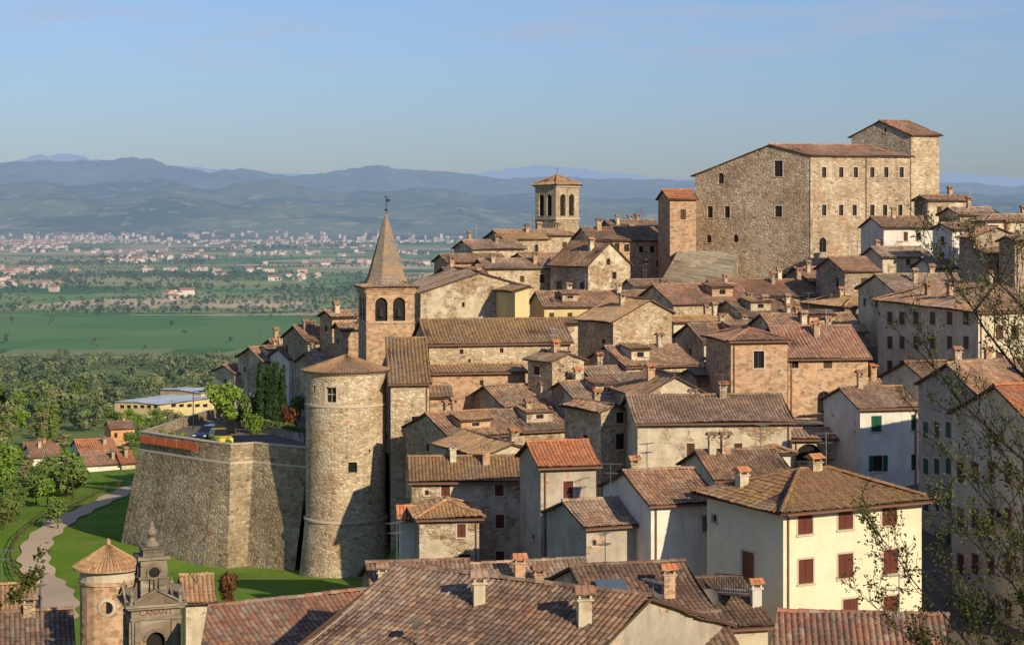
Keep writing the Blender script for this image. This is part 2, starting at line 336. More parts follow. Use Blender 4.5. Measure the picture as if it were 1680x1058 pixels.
def H(name,d,u2,u0,u1,th,v0,vb,axis='a',wallm='tan',roof='t1',wins=None,phi=None,r=.5,vr=None,v1=None,Md=None,pitch=18,sh='brown',trim=False,auto=True,nch=None,ov=.4,fine=None,zdrop=3.,nant=None,Ld=None,extra=True):
    phi=th if phi is None else phi
    th=math.radians(th); ph=math.radians(phi); tp=math.tan(math.radians(pitch))
    x0=(u0-CU)/F*d; t1=(u1-CU)/F; a=Vector((math.cos(th),math.sin(th),0)); b=Vector((-math.sin(ph),math.cos(ph),0))
    L=Ld or (t1*d-x0)/(a.x-t1*a.y); 
    if Md is None:
        t2=(u2-CU)/F; den=-b.x+t2*b.y; Mm=(x0-t2*d)/den if den>.02 else 12.; Mm=min(max(Mm,2.5),30.)
    else: Mm=Md
    C=Vector((x0,d,0)); z0=CZ+(HV-v0)/F*d; zb=CZ+(HV-vb)/F*d-zdrop
    dep=lambda s,m:d+a.y*s+b.y*m
    if axis=='a': span=Mm; rp=lambda f:dep(0,f*Mm)
    else: span=L; rp=lambda f:dep(f*L,0)
    zr=None;z1=z0
    if v1 is not None: z1=CZ+(HV-v1)/F*rp(1)
    if vr is not None: zr=CZ+(HV-vr)/F*rp(r)
    elif axis in 'ab': zr=z0+tp*max(r*span*(math.cos(th-ph)),.01)
    if v1 is None and axis in 'ab':
        z1=zr-(zr-z0)/max(r,.01)*(1-r) if r<1 else zr
    if axis in ('hip','pyr'): z1=z0
    e=empty(name)
    pt=lambda s,m,z:C+a*s+b*m+Z*z
    na=Vector((a.y,-a.x,0)); nb=Vector((-b.y,b.x,0))
    mb=MB(); wb=MB()
    holesR=[];holesL=[]
    for w in (wins or []):
        u,v,wp,hp=w[:4]; kd=w[4] if len(w)>4 else 'd'; t=(u-CU)/F
        if u>=u0:
            s=(t*d-x0)/(a.x-t*a.y); dd=dep(s,0); zc=CZ+(HV-v)/F*dd; ww=wp/F*dd/max(.35,a.x-t*a.y); hh=hp/F*dd; holesR.append((s-ww/2,s+ww/2,zc-hh/2,zc+hh/2,kd))
        else:
            m=(x0-t*d)/(-b.x+t*b.y); dd=dep(0,m); zc=CZ+(HV-v)/F*dd; ww=wp/F*dd/max(.25,-b.x+t*b.y); hh=hp/F*dd; m2=Mm-m; holesL.append((m2-ww/2,m2+ww/2,zc-hh/2,zc+hh/2,kd))
    def autow(hl,LL,zt):
        n=int(LL/2.8); zc=zt-1.4; fl=0
        while zc>zb+zdrop+.8 and fl<4:
            for i in range(n):
                if R.random()<.66:
                    s=LL*(i+.5)/n+R.uniform(-.4,.4); ww=R.choice([.6,.75,.85]); hh=R.choice([.8,1.1,1.3]) if fl else R.choice([.6,.8,1.1])
                    hl.append((s-ww/2,s+ww/2,zc-hh/2,zc+hh/2,R.choice(['d','d','s','s','st'])))
            zc-=2.9; fl+=1
    if axis=='a':
        pR=[(0,z0),(L,z0)]; pL=[(0,z1),((1-r)*Mm,zr),(Mm,z0)] if 0<r<1 else [(0,z1 if r<1 else zr),(Mm,z0)]
    elif axis=='b':
        pR=[(0,z0),(r*L,zr),(L,z1)] if 0<r<1 else [(0,z0),(L,zr)]; pL=[(0,z0),(Mm,z0)]
    else: pR=[(0,z0),(L,z0)]; pL=[(0,z0),(Mm,z0)]
    if auto and not wins:
        if L>2.5: autow(holesR,L,min(p[1] for p in pR))
        if Mm>2.5: autow(holesL,Mm,min(p[1] for p in pL))
    wall(mb,wb,pt(0,0,0),a,L,zb,pR,na,holesR,trim)
    wall(mb,wb,pt(0,Mm,0),-b,Mm,zb,pL,nb,holesL,trim)
    pB=[(L-s,z if axis!='a' else (z1 if r<1 else zr)) for s,z in reversed(pR)]
    wall(mb,wb,pt(L,Mm,0),-a,L,zb,pB,-na,[],trim)
    pRt=[(Mm-s,z) for s,z in reversed(pL)] if axis!='b' else [(0,z1 if r<1 else zr),(Mm,z1 if r<1 else zr)]
    hr=[]; 
    if auto and Mm>3: autow(hr,Mm,min(p[1] for p in pRt))
    wall(mb,wb,pt(L,0,0),b,Mm,zb,pRt,-nb,hr,trim)
    mb.build('walls',[wallm],e); 
    if wb.v: wb.build('windows',['glass',sh,'trim','wood','dark'],e)
    fine=(d<150) if fine is None else fine; rb=MB(); og=.28
    def zroof(s,m):
        if axis=='a':
            f=m/Mm
            return z0+(zr-z0)*f/r if f<=r else zr+(z1-zr)*(f-r)/max(1e-3,1-r)
        if axis=='b':
            f=s/L
            return z0+(zr-z0)*f/r if f<=r else zr+(z1-zr)*(f-r)/max(1e-3,1-r)
        return z0+tp*min(s,m,L-s,Mm-m)
    if axis=='a':
        k=(zr-z0)/(r*Mm); rM=r*Mm
        rb.tiles(pt(-og,-ov,z0-ov*k),pt(L+og,-ov,z0-ov*k),pt(L+og,rM,zr),pt(-og,rM,zr),fine)
        if r<1:
            k2=(zr-z1)/((1-r)*Mm); rb.tiles(pt(L+og,Mm+ov,z1-ov*k2),pt(-og,Mm+ov,z1-ov*k2),pt(-og,rM,zr),pt(L+og,rM,zr),fine)
        rb.ridge(pt(-og,rM,zr),pt(L+og,rM,zr))
    elif axis=='b':
        k=(zr-z0)/(r*L); rM=r*L
        rb.tiles(pt(-ov,Mm+og,z0-ov*k),pt(-ov,-og,z0-ov*k),pt(rM,-og,zr),pt(rM,Mm+og,zr),fine)
        if r<1:
            k2=(zr-z1)/((1-r)*L); rb.tiles(pt(L+ov,-og,z1-ov*k2),pt(L+ov,Mm+og,z1-ov*k2),pt(rM,Mm+og,zr),pt(rM,-og,zr),fine)
        rb.ridge(pt(rM,-og,zr),pt(rM,Mm+og,zr))
    else:
        ze=z0-ov*tp; q=[pt(-ov,-ov,ze),pt(L+ov,-ov,ze),pt(L+ov,Mm+ov,ze),pt(-ov,Mm+ov,ze)]
        if axis=='pyr': A=B=pt(L/2,Mm/2,z0+tp*min(L,Mm)/2)
        elif L>=Mm: A=pt(Mm/2,Mm/2,z0+tp*Mm/2);B=pt(L-Mm/2,Mm/2,z0+tp*Mm/2)
        else: A=pt(L/2,L/2,z0+tp*L/2);B=pt(L/2,Mm-L/2,z0+tp*L/2)
        if axis=='pyr' or L>=Mm:
            rb.tiles(q[0],q[1],B,A,fine);rb.tiles(q[1],q[2],B,B,fine);rb.tiles(q[2],q[3],A,B,fine);rb.tiles(q[3],q[0],A,A,fine)
            for x,y in ((q[0],A),(q[3],A),(q[1],B),(q[2],B)): rb.ridge(x,y)
        else:
            rb.tiles(q[0],q[1],A,A,fine);rb.tiles(q[1],q[2],B,A,fine);rb.tiles(q[2],q[3],B,B,fine);rb.tiles(q[3],q[0],A,B,fine)
            for x,y in ((q[0],A),(q[1],A),(q[2],B),(q[3],B)): rb.ridge(x,y)
        rb.ridge(A,B)
    rb.build('roof',[roof,'wood'],e)
    if d<200 and axis in ('a','hip') and L>3:
        gb=MB(); kk=(zr-z0)/(r*Mm) if axis=='a' else tp; ze=z0-ov*kk
        gb.box(pt(-og,-ov-.13,ze-.10),a*(L+2*og),b*.11,Z*.11); s_=R.choice([.25,L-.25])
        gb.box(pt(s_,-.11,zb),a*.09,b*.08,Z*(z0-.25-zb)); gb.box(pt(s_,-ov-.06,ze-.1),a*.09,b*(ov-.03),Z*.08); gb.build('gutter',['copper'],e)
    # later additions the old houses have grown: raised roof rooms and lean-tos
    if extra and name=='stone_house' and 145<d<235 and L>4.5:
        if axis=='a' and Mm>6 and RX.random()<.55:
            w_=RX.uniform(1.6,3.); dd_=RX.uniform(1.8,2.6); s_=RX.uniform(.1,.75)*(L-w_); m_=Mm*RX.uniform(.12,.25); zt=zroof(s_,m_+dd_)+.15
            db=MB(); dw=MB(); zb_=zroof(s_,m_)-.3; hz=[(w_/2-.35,w_/2+.35,zroof(s_,m_)+.25,zt-.2,'d')]
            wall(db,dw,pt(s_,m_,0),a,w_,zb_,[(0,zt),(w_,zt)],na,hz); wall(db,dw,pt(s_,m_+dd_,0),-b,dd_,zb_,[(0,zt+.35),(dd_,zt)],nb,[]); wall(db,dw,pt(s_+w_,m_,0),b,dd_,zb_,[(0,zt),(dd_,zt+.35)],-nb,[]); wall(db,dw,pt(s_+w_,m_+dd_,0),-a,w_,zb_,[(0,zt+.35),(w_,zt+.35)],-na,[])
            db.build('roof_room_walls',[RX.choice(['plast','rough','brick'])],e); dw.build('roof_room_window',['glass','brown','trim','wood','dark'],e) if dw.v else None
            q=MB(); q.tiles(pt(s_-.15,m_-.25,zt),pt(s_+w_+.15,m_-.25,zt),pt(s_+w_+.15,m_+dd_+.1,zt+.42),pt(s_-.15,m_+dd_+.1,zt+.42),fine); q.build('roof_room_roof',[RX.choice(['t1','t3','t5','t4']),'wood'],e)
        if RX.random()<.5:
            w_=RX.uniform(2.4,min(4.5,L*.6)); dd_=RX.uniform(1.5,2.4); s_=RX.uniform(0,1)*(L-w_); zt=z0-RX.uniform(1.6,2.6); db=MB(); dw=MB()
            if zt>zb+1.5:
                hz=[(w_/2-.35,w_/2+.35,zt-1.6,zt-.6,'d')]
                wall(db,dw,pt(s_,-dd_,0),a,w_,zb,[(0,zt),(w_,zt)],na,hz); wall(db,dw,pt(s_,-.02,0),-b,dd_,zb,[(0,zt+.6),(dd_,zt)],nb,[]); wall(db,dw,pt(s_+w_,-dd_,0),b,dd_,zb,[(0,zt),(dd_,zt+.6)],-nb,[])
                db.build('lean_to_walls',[RX.choice(['rough','tan','plast'])],e); dw.build('lean_to_window',['glass','brown','trim','wood','dark'],e)
                q=MB(); q.tiles(pt(s_-.2,-dd_-.3,zt-.05),pt(s_+w_+.2,-dd_-.3,zt-.05),pt(s_+w_+.2,-.03,zt+.62),pt(s_-.2,-.03,zt+.62),fine); q.build('lean_to_roof',[RX.choice(['t1','t3','t2']),'wood'],e)
    if nch is None: nch=R.choice([0,1,1,2]) if L*Mm>30 else R.choice([0,1])
    for i in range(nch):
        s=R.uniform(.15,.85)*L;m=R.uniform(.2,.8)*Mm; chimney(e,pt(s,m,zroof(s,m)),R.uniform(.6,1.1),R.uniform(.4,.62),th,R.choice(['rough','brick','rough','tan']),R.choice(['t4','t5','t1','t5']))
    if nant is None: nant=R.choice([0,1,1,2])
    for i in range(nant):
        s=R.uniform(.2,.8)*L;m=R.uniform(.3,.7)*Mm; antenna(e,pt(s,m,zroof(s,m)),R.uniform(1.8,2.8),R.uniform(0,3))
    return dict(e=e,pt=pt,L=L,M=Mm,zr=zroof,a=a,b=b,na=na,nb=nb,z0=z0,th=th)
# ------------------------------------------------------------ terrain
def sm(x,a,b):
    t=np.clip((x-a)/(b-a),0,1); return t*t*(3-2*t)
YO=[-200,0,20,40,60,80,110,150,172,190,215,270,330,450,600,900,1270,1e6]; ZO=[100,97,90,82,77,75,73.5,70.,67.3,67.3,66,62,58,45,36,21,0,0]
def ground(x,y):
    x=np.asarray(x,float); y=np.asarray(y,float)
    zo=np.interp(y,YO,ZO)
    xb=np.interp(y,[60,100,150,172,195,215,250,300,400],[-6,-8,-12,-13,-17,-22,-34,-30,-20])
    zt=np.interp(y,[40,80,110,150,180,200,240,280,330],[80,75,74,75,78,80,84,85,82])+np.clip(x,-20,60)*np.interp(y,[80,150,200,250],[.05,.12,.12,.14])
    m=sm(x,xb,xb+7)*(1-sm(y,320,420))*sm(y,40,90)*(1-.6*sm(x,120,260))
    z=zo*(1-m)+np.maximum(zt,zo)*m
    z=z+.25*np.sin(x*.21+1)*np.sin(y*.13)*(y<400)+1.8*np.sin(x*.021)*np.sin(y*.017+1)*sm(y,250,450)*(1-sm(y,900,1270))
    z=z-.02*np.maximum(-x-45,0)*sm(y,80,200)*(1-sm(y,300,900))
    return z,m
def gz(x,y): return float(ground(x,y)[0])
def hit(u,v,d0=60.,d1=9000.):
    d=d0
    while d<d1:
        p=P(u,v,d)
        if p.z<=gz(p.x,p.y): return Vector((p.x,p.y,gz(p.x,p.y)))
        d*=1.004
    return P(u,v,d1)
def mesh_np(name,v,f,mat,parent=None,smooth=False,uv=None):
    me=bpy.data.meshes.new(name); n=f.shape[1]; me.vertices.add(len(v)); me.vertices.foreach_set('co',v.astype(np.float32).ravel())
    me.loops.add(f.size); me.loops.foreach_set('vertex_index',f.astype(np.int32).ravel()); me.polygons.add(len(f)); me.polygons.foreach_set('loop_start',np.arange(0,f.size,n,dtype=np.int32))
    me.polygons.foreach_set('loop_total',np.full(len(f),n,dtype=np.int32))
    if smooth: me.polygons.foreach_set('use_smooth',np.ones(len(f),bool))
    me.update(calc_edges=True); me.materials.append(mat)
    return link(bpy.data.objects.new(name,me),parent)
def grid(nr,nc):
    j,i=np.meshgrid(np.arange(nr-1),np.arange(nc-1),indexing='ij'); a=(j*nc+i).ravel(); return np.stack([a,a+1,a+nc+1,a+nc],1)
def ground_mat():
    s=NT('ground_grass_and_fields',.95,0.); g=s.n('ShaderNodeNewGeometry').outputs['Position']; xyz=s.n('ShaderNodeSeparateXYZ',{0:g}); y=xyz.outputs[1]
    n1=s.noise(g,.06,5,.6); n2=s.noise(g,1.2,5,.7)
    grass=s.mix(s.smooth(n1,.35,.65),(.14,.25,.03),(.21,.31,.05)); grass=s.mix(s.math('MULTIPLY',s.smooth(n2,.4,.75),.6),grass,(.08,.15,.025))
    grass=s.mix(s.math('MULTIPLY',s.smooth(s.noise(g,.25,5,.7),.54,.66),.6),grass,(.26,.24,.11))
    w=s.n('ShaderNodeVectorMath',{0:s.noise(g,.004,2,out=1),1:(90.,60.,0.)},operation='MULTIPLY').outputs[0]
    g2=s.n('ShaderNodeVectorMath',{0:g,1:w},operation='ADD').outputs[0]
    mp=s.n('ShaderNodeMapping',{'Vector':g2,'Rotation':(0,0,.3),'Scale':(1/300.,1/260.,0.)},vector_type='POINT').outputs[0]
    vo=s.n('ShaderNodeTexVoronoi',{'Vector':mp,'Scale':1.,'Randomness':.85},distance='CHEBYCHEV')
    cx=s.n('ShaderNodeSeparateColor',{0:vo.outputs['Color']}).outputs[0]
    f=s.ramp(cx,[(0,(.08,.19,.055)),(.15,(.13,.29,.075)),(.28,(.62,.47,.28)),(.38,(.08,.18,.055)),(.48,(.34,.40,.13)),(.58,(.72,.56,.34)),(.68,(.17,.33,.09)),(.78,(.52,.45,.22)),(.88,(.10,.17,.06)),(.94,(.30,.38,.13))],'CONSTANT')
    f=s.mix(s.math('MULTIPLY',s.noise(g,.01,5,.7),.4),f,s.mix(1.,f,(.6,.65,.6),'MULTIPLY'))
    mp2=s.n('ShaderNodeMapping',{'Vector':g2,'Rotation':(0,0,.3),'Scale':(1/70.,1/160.,0.)}).outputs[0]
    vo2=s.n('ShaderNodeTexVoronoi',{'Vector':mp2,'Scale':1.},distance='CHEBYCHEV'); c2=s.n('ShaderNodeSeparateColor',{0:vo2.outputs['Color']}).outputs[1]
    f=s.mix(s.math('MULTIPLY',s.math('GREATER_THAN',c2,.62),.5),f,(.38,.36,.17))
    wheat=s.math('MULTIPLY',s.smooth(y,1400,1412),s.math('SUBTRACT',1,s.smooth(y,1850,1860)))
    f=s.mix(s.math('MULTIPLY',wheat,.82),f,s.mix(s.noise(g,.006,4),(.075,.20,.06),(.12,.27,.075)))
    stp=s.math('MULTIPLY',s.smooth(y,1265,1275),s.math('SUBTRACT',1,s.smooth(y,1330,1345)))
    f=s.mix(s.math('MULTIPLY',stp,.85),f,(.52,.39,.22))
    stp2=s.math('MULTIPLY',s.smooth(y,1870,1875),s.math('SUBTRACT',1,s.smooth(y,2020,2030)))
    f=s.mix(s.math('MULTIPLY',stp2,.8),f,s.mix(s.smooth(s.noise(g,.004,2),.45,.5),(.60,.46,.27),(.12,.25,.07)))
    c=s.mix(s.smooth(y,1225,1245),grass,f)
    wood=s.math('MULTIPLY',s.smooth(y,420,520),s.math('SUBTRACT',1,s.smooth(y,1150,1180)))
    c=s.mix(s.math('MULTIPLY',wood,.8),c,s.mix(n1,(.10,.16,.05),(.27,.30,.11)))
    at=s.n('ShaderNodeAttribute'); at.attribute_name='town'
    c=s.mix(at.outputs['Fac'],c,s.mix(n2,(.12,.10,.08),(.22,.18,.14)))
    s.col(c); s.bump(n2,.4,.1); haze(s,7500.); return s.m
def make_ground():
    ys=np.exp(np.linspace(math.log(110),math.log(42000),520))-150; ts=np.linspace(-.75,.75,520)
    Y,T=np.meshgrid(ys,ts,indexing='ij'); X=T*(Y+150); z,m=ground(X,Y); z=np.where(Y>9000,-3,z)
    o=mesh_np('ground',np.stack([X,Y,z],-1).reshape(-1,3),grid(520,520),ground_mat(),smooth=True)
    at=o.data.attributes.new('town','FLOAT','POINT'); at.data.foreach_set('value',m.ravel().astype(np.float32))
make_ground()
def make_hills():
    s=NT('hills_woodland',.95,0.); g=s.n('ShaderNodeNewGeometry').outputs['Position']
    n=s.noise(g,.0016,8,.7); c=s.mix(s.smooth(n,.42,.56),(.04,.08,.035),(.20,.24,.10)); n3=s.noise(g,.009,5,.7)
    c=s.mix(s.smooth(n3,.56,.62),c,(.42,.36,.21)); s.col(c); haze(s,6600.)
    rid=[(28000,3000,[(-400,280),(0,268),(90,252),(180,262),(300,276),(560,292),(700,290),(820,281),(880,274),(960,280),(1040,290),(1200,296),(1560,287),(1680,291),(2200,285)]),
         (15500,1900,[(-400,275),(0,271),(100,268),(170,268),(240,261),(300,272),(400,276),(470,289),(560,281),(610,276),(720,286),(820,296),(950,294),(1100,300),(1600,305),(1680,308),(2200,300)]),
         (11300,1300,[(-400,300),(0,300),(60,292),(140,302),(260,292),(350,310),(450,300),(560,318),(680,308),(800,322),(900,318),(1100,325),(1680,320),(2200,318)]),
         (8700,900,[(-400,330),(0,335),(90,322),(200,338),(290,326),(400,345),(520,338),(640,350),(760,340),(880,352),(1100,345),(1680,340),(2200,340)])]
    nr,nc=230,620
    ys=np.exp(np.linspace(math.log(6700),math.log(33000),nr)); us=np.linspace(-1500,3400,nc); Y,U=np.meshgrid(ys,us,indexing='ij'); X=(U-CU)/F*Y
    Hh=np.full(Y.shape,-6.)
    for D,w,pr in rid:
        pu=[p[0] for p in pr]; pv=[p[1] for p in pr]; cr=100+(350-np.interp(U,pu,pv))/F*D
        Hh=np.maximum(Hh,cr*np.exp(-((Y-D)/w)**2))
    N=np.zeros(Y.shape)
    for j in range(nr):
        for i in range(nc):
            x,y=X[j,i],Y[j,i]
            a=noise.fractal(Vector((x/1500,y/1500,0)),1.,2.1,5); N[j,i]=(1-abs(a)*1.7)
    Hh=Hh*(.82+.20*N)+(N-.4)*35*sm(Y,6900,8200); Hh=np.where(Y<6900,-6,Hh)*sm(Y,6700,7400)-4*(1-sm(Y,6700,7400))
    mesh_np('hills',np.stack([X,Y,Hh],-1).reshape(-1,3),grid(nr,nc),s.m,smooth=True)
make_hills()
# ------------------------------------------------------------ foliage
def leafmat(name,c1,c2,hz=False):
    s=NT(name,.7,.1); g=s.n('ShaderNodeNewGeometry').outputs['Position']; n=s.noise(g,.55 if not hz else .045,3); n2=s.noise(g,4.,2)
    c=s.mix(s.smooth(n,.35,.65),c1,c2); s.col(s.mix(s.math('MULTIPLY',n2,.6),c,s.mix(1.,c,(.5,.5,.5),'MULTIPLY')))
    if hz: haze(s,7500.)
    return s.m
M['leafA']=leafmat('foliage_fresh',(.15,.25,.035),(.22,.34,.06)); M['leafB']=leafmat('foliage_mid',(.11,.18,.045),(.19,.25,.07)); M['leafC']=leafmat('foliage_cypress',(.022,.05,.017),(.045,.085,.027))
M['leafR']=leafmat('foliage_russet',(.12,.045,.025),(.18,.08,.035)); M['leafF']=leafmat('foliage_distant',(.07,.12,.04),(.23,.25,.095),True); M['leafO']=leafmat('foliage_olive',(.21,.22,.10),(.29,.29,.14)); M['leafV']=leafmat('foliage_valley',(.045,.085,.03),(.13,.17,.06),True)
M['leafD']=leafmat('foliage_foreground',(.05,.065,.015),(.12,.13,.03)); M['bark']=simple('bark',(.06,.045,.035)); M['barkd']=simple('bark_shaded',(.03,.024,.02))  # foreground bark colour darkened to imitate shade on the near trees
def leaves(n,size,lobes,seed,aspect=1.):
    r=np.random.RandomState(seed); li=r.choice(len(lobes),n,p=np.array([l[3]**2 for l in lobes])/sum(l[3]**2 for l in lobes)); Lb=np.array(lobes)
    d=r.normal(size=(n,3)); d/=np.linalg.norm(d,axis=1)[:,None]; rad=r.uniform(.55,1.08,n)
    sq=np.array([1,1,aspect]); c=Lb[li,:3]+d*(Lb[li,3]*rad)[:,None]*sq
    nn=d+r.normal(size=(n,3))*.55; nn/=np.linalg.norm(nn,axis=1)[:,None]; t=np.cross(nn,r.normal(size=(n,3))); t/=np.linalg.norm(t,axis=1)[:,None]; b=np.cross(nn,t); sz=(size*r.uniform(.6,1.3,n))[:,None]
    v=np.stack([c-t*sz-b*sz*.6,c+t*sz*.8-b*sz*.7,c+t*sz+b*sz*.6,c-t*sz*.7+b*sz*.8],1)
    return v.reshape(-1,3),np.arange(n*4).reshape(-1,4)
def lobes(kind,seed):
    r=random.Random(seed); out=[]
    if kind=='round':
        for i in range(12): 
            a=r.uniform(0,6.28); q=r.uniform(0,.30); out.append((q*math.cos(a),q*math.sin(a),r.uniform(.34,.88)-.25*q,r.uniform(.09,.21)))
    elif kind=='tall':
        for i in range(12): 
            z=r.uniform(.22,.9); q=r.uniform(0,.16)*(1.1-z); a=r.uniform(0,6.28); out.append((q*math.cos(a),q*math.sin(a),z,r.uniform(.08,.15)*(1.25-z*.6)))
    elif kind=='cyp':
        for i in range(14): 
            z=.08+.84*i/13; out.append((r.uniform(-.008,.008),r.uniform(-.008,.008),z,.052*math.sin(math.pi*min(1,(1.03-z))**.7*.62+.15)+.006))
    elif kind=='bush':
        for i in range(8):
            a=r.uniform(0,6.28); q=r.uniform(0,.4); out.append((q*math.cos(a),q*math.sin(a),r.uniform(.2,.7),r.uniform(.22,.34)))
    return out
TM={}
def treemesh(kind,mat,seed,n,size):
    key=(kind,mat,seed,n)
    if key in TM: return TM[key]
    v,f=leaves(n,size,lobes(kind,seed),seed,1. if kind!='cyp' else 1.3)
    me=bpy.data.meshes.new('foliage'); me.from_pydata(v.tolist(),[],f.tolist()); me.materials.append(M[mat])
    mb=MB(); r=random.Random(seed)
    def limb(p,q,r0,r1):
        p,q=Vector(p),Vector(q); d=(q-p).normalized(); x=d.orthogonal().normalized(); y=d.cross(x)
        for i in range(6):
            t0,t1=i*math.pi/3,(i+1)*math.pi/3; mb.poly([p+(x*math.cos(t0)+y*math.sin(t0))*r0,p+(x*math.cos(t1)+y*math.sin(t1))*r0,q+(x*math.cos(t1)+y*math.sin(t1))*r1,q+(x*math.cos(t0)+y*math.sin(t0))*r1])
    if kind!='bush':
        limb((0,0,-.05),(.01,0,.4),.025,.016); limb((.01,0,.4),(0,.01,.8),.016,.004)
        for i in range(6):
            a=r.uniform(0,6.28); z=r.uniform(.25,.5); k=.22 if kind=='round' else .06; limb((.008,0,z),(k*math.cos(a),k*math.sin(a),z+.25),.01,.003)
    tm=None
    if mb.v:
        tm=bpy.data.meshes.new('trunk'); tm.from_pydata(mb.v,[],mb.f); tm.materials.append(M['bark'])
    TM[key]=(me,tm); return TM[key]
def tree(name,pos,h,kind='round',mat='leafB',wid=1.,seed=None,n=1300,size=.028):
    seed=R.randint(1,5) if seed is None else seed
    fm,tm=treemesh(kind,mat,seed,n,size); e=empty(name); e.location=pos; e.scale=(h*wid,h*wid*R.uniform(.85,1.15),h); e.rotation_euler=(0,0,R.uniform(0,6))
    link(bpy.data.objects.new('foliage',fm),e)
    if tm: link(bpy.data.objects.new('trunk',tm),e)
def mass(name,items,kind,mat,n,size,seeds=(1,2,3,4)):
    base=[leaves(n,size,lobes(kind,s),s) for s in seeds]; V=[];Fc=[];o=0
    for i,(x,y,z,h,w) in enumerate(items):
        v,f=base[i%len(base)]; a=NR.uniform(0,6.28); c,s_=math.cos(a),math.sin(a); q=v.copy(); q[:,0]=(v[:,0]*c-v[:,1]*s_)*h*w+x; q[:,1]=(v[:,0]*s_+v[:,1]*c)*h*w+y; q[:,2]=v[:,2]*h+z; V.append(q); Fc.append(f+o); o+=len(v)
    mesh_np(name,np.concatenate(V),np.concatenate(Fc),M[mat])
dW=hit(260,686).y
it=[]
for i in range(1350):
    y=R.uniform(520,1180) if i<950 else R.uniform(1080,1235); x=R.uniform(-.36,.02)*y
    u=CU+x/y*F
    if noise.noise(Vector((x/60,y/90,0)))<-.08 and y<1080: continue
    if 165<u<395 and y<dW+45: continue
    it.append((x,y,gz(x,y)-1,R.uniform(4.5,11),R.uniform(.9,1.4)))
mass('woodland',it,'round','leafF',170,.055)
it=[]
for i in range(150):
    y0=math.exp(R.uniform(math.log(1750),math.log(6800))); x0=R.uniform(-.34,.12)*y0; an=R.choice([.3,.3,.3,1.87,.05])+R.uniform(-.04,.04); n=R.randint(10,70); sp=R.uniform(5,9); hh=R.uniform(4,9)
    for k in range(n):
        if R.random()<.12: continue
        x=x0+math.cos(an)*k*sp+R.uniform(-2,2); y=y0+math.sin(an)*k*sp+R.uniform(-2,2)
        if y>1870 or (y>1400 and i%6==0): it.append((x,y,0,hh*R.uniform(.5,1.3),R.uniform(.9,1.5)))
for i in range(30):
    y0=math.exp(R.uniform(math.log(2300),math.log(7200))); x0=R.uniform(-.34,.15)*y0; rx=R.uniform(30,170); ry=R.uniform(30,110)
    for k in range(int(rx*ry/160)+12): it.append((x0+R.gauss(0,rx*.6),y0+R.gauss(0,ry*.6),0,R.uniform(5,13),R.uniform(.9,1.6)))
for i in range(40):
    y=R.uniform(1300,2300); it.append((R.uniform(-.33,-.02)*y,y,0,R.uniform(2.5,8),R.uniform(.9,1.4)))
mass('valley_trees',it,'round','leafV',40,.10)
def village():
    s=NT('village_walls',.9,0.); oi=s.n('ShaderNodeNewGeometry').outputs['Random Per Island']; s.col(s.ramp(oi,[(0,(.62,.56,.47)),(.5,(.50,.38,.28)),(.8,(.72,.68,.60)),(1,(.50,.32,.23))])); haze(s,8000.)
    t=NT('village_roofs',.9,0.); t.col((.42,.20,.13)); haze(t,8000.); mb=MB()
    cl=[(60,6700,190,120),(150,6900,150,90),(20,6200,120,40),(330,6600,330,50),(560,6800,300,60),(760,6600,300,60),(440,6400,350,30),(40,3250,60,34),(10,2900,60,14),(270,4200,120,22),(120,5000,300,30),(500,4700,260,28),(290,2240,12,5),(60,2600,90,8),(400,7600,300,40),(620,7700,300,40),(130,7500,200,40),(700,3600,100,12),(350,3300,200,14),(870,6900,80,25),(60,5600,80,40),(200,3900,80,14),(560,3800,120,10),(480,5600,200,30),(290,8300,200,30),(700,8000,200,30),(470,2900,90,7)]
    for u,y,su,n in cl:
        for i in range(n):
            yy=y*(1+R.gauss(0,.028)); uu=u+R.gauss(0,su*.4); x=(uu-CU)/F*yy; w,l,h=R.uniform(7,13),R.uniform(9,20),R.uniform(4,8); an=R.uniform(0,3.1)
            zz=0 if yy<6900 else 8+(yy-6900)*.02
            a=Vector((math.cos(an),math.sin(an),0));b=Vector((-a.y,a.x,0)); o=Vector((x,yy,zz-10)); mb.box(o,a*l,b*w,Z*(h+10),0)
            p=lambda i_,j,k:o+a*l*i_+b*w*j+Z*(h+10+k); rr=w*.22
            mb.poly([p(-.03,-.05,.05),p(1.03,-.05,.05),p(1.03,.5,rr),p(-.03,.5,rr)],1); mb.poly([p(1.03,1.05,.05),p(-.03,1.05,.05),p(-.03,.5,rr),p(1.03,.5,rr)],1)
            mb.poly([p(0,0,0),p(0,1,0),p(0,.5,rr)],0); mb.poly([p(1,0,0),p(1,1,0),p(1,.5,rr)],0)
    mb.build('distant_village',[s.m,t.m])
village()
# ------------------------------------------------------------ upper town
pal=H('stone_palace',240,1140,1330,1493,15,255,470,'a','palace','t5',phi=55,r=.33,vr=238,v1=288,nch=0,nant=0,auto=False,
  wins=[(u,283,7,17,'t') for u in (1352,1380,1404,1431,1454,1479)]+[(u,345,7,18,'t') for u in (1352,1380,1402,1431,1452,1477)]+
  [(1277,277,14,26,'t'),(1183,293,9,18,'a'),(1165,348,9,19,'t'),(1193,348,9,19,'t'),(1277,347,12,18,'t'),(1163,392,8,13,'a'),(1207,391,8,13,'a'),(1350,402,11,24,'a')])
mb=MB()
mb.box(pal['pt'](0,0,90)-pal['a']*.06+pal['na']*.05,pal['a']*.35,-pal['na']*.12,Z*(pal['z0']-90.3),0)
mb.build('quoins',['palace'],pal['e'])
mb=MB()
for f in (.55,): mb.box(pal['pt'](pal['L']*f,0,91)+pal['na']*.02,pal['a']*.1,pal['na']*.1,Z*(pal['z0']-91.3),0)
mb.build('drain_pipes',['copper'],pal['e'])
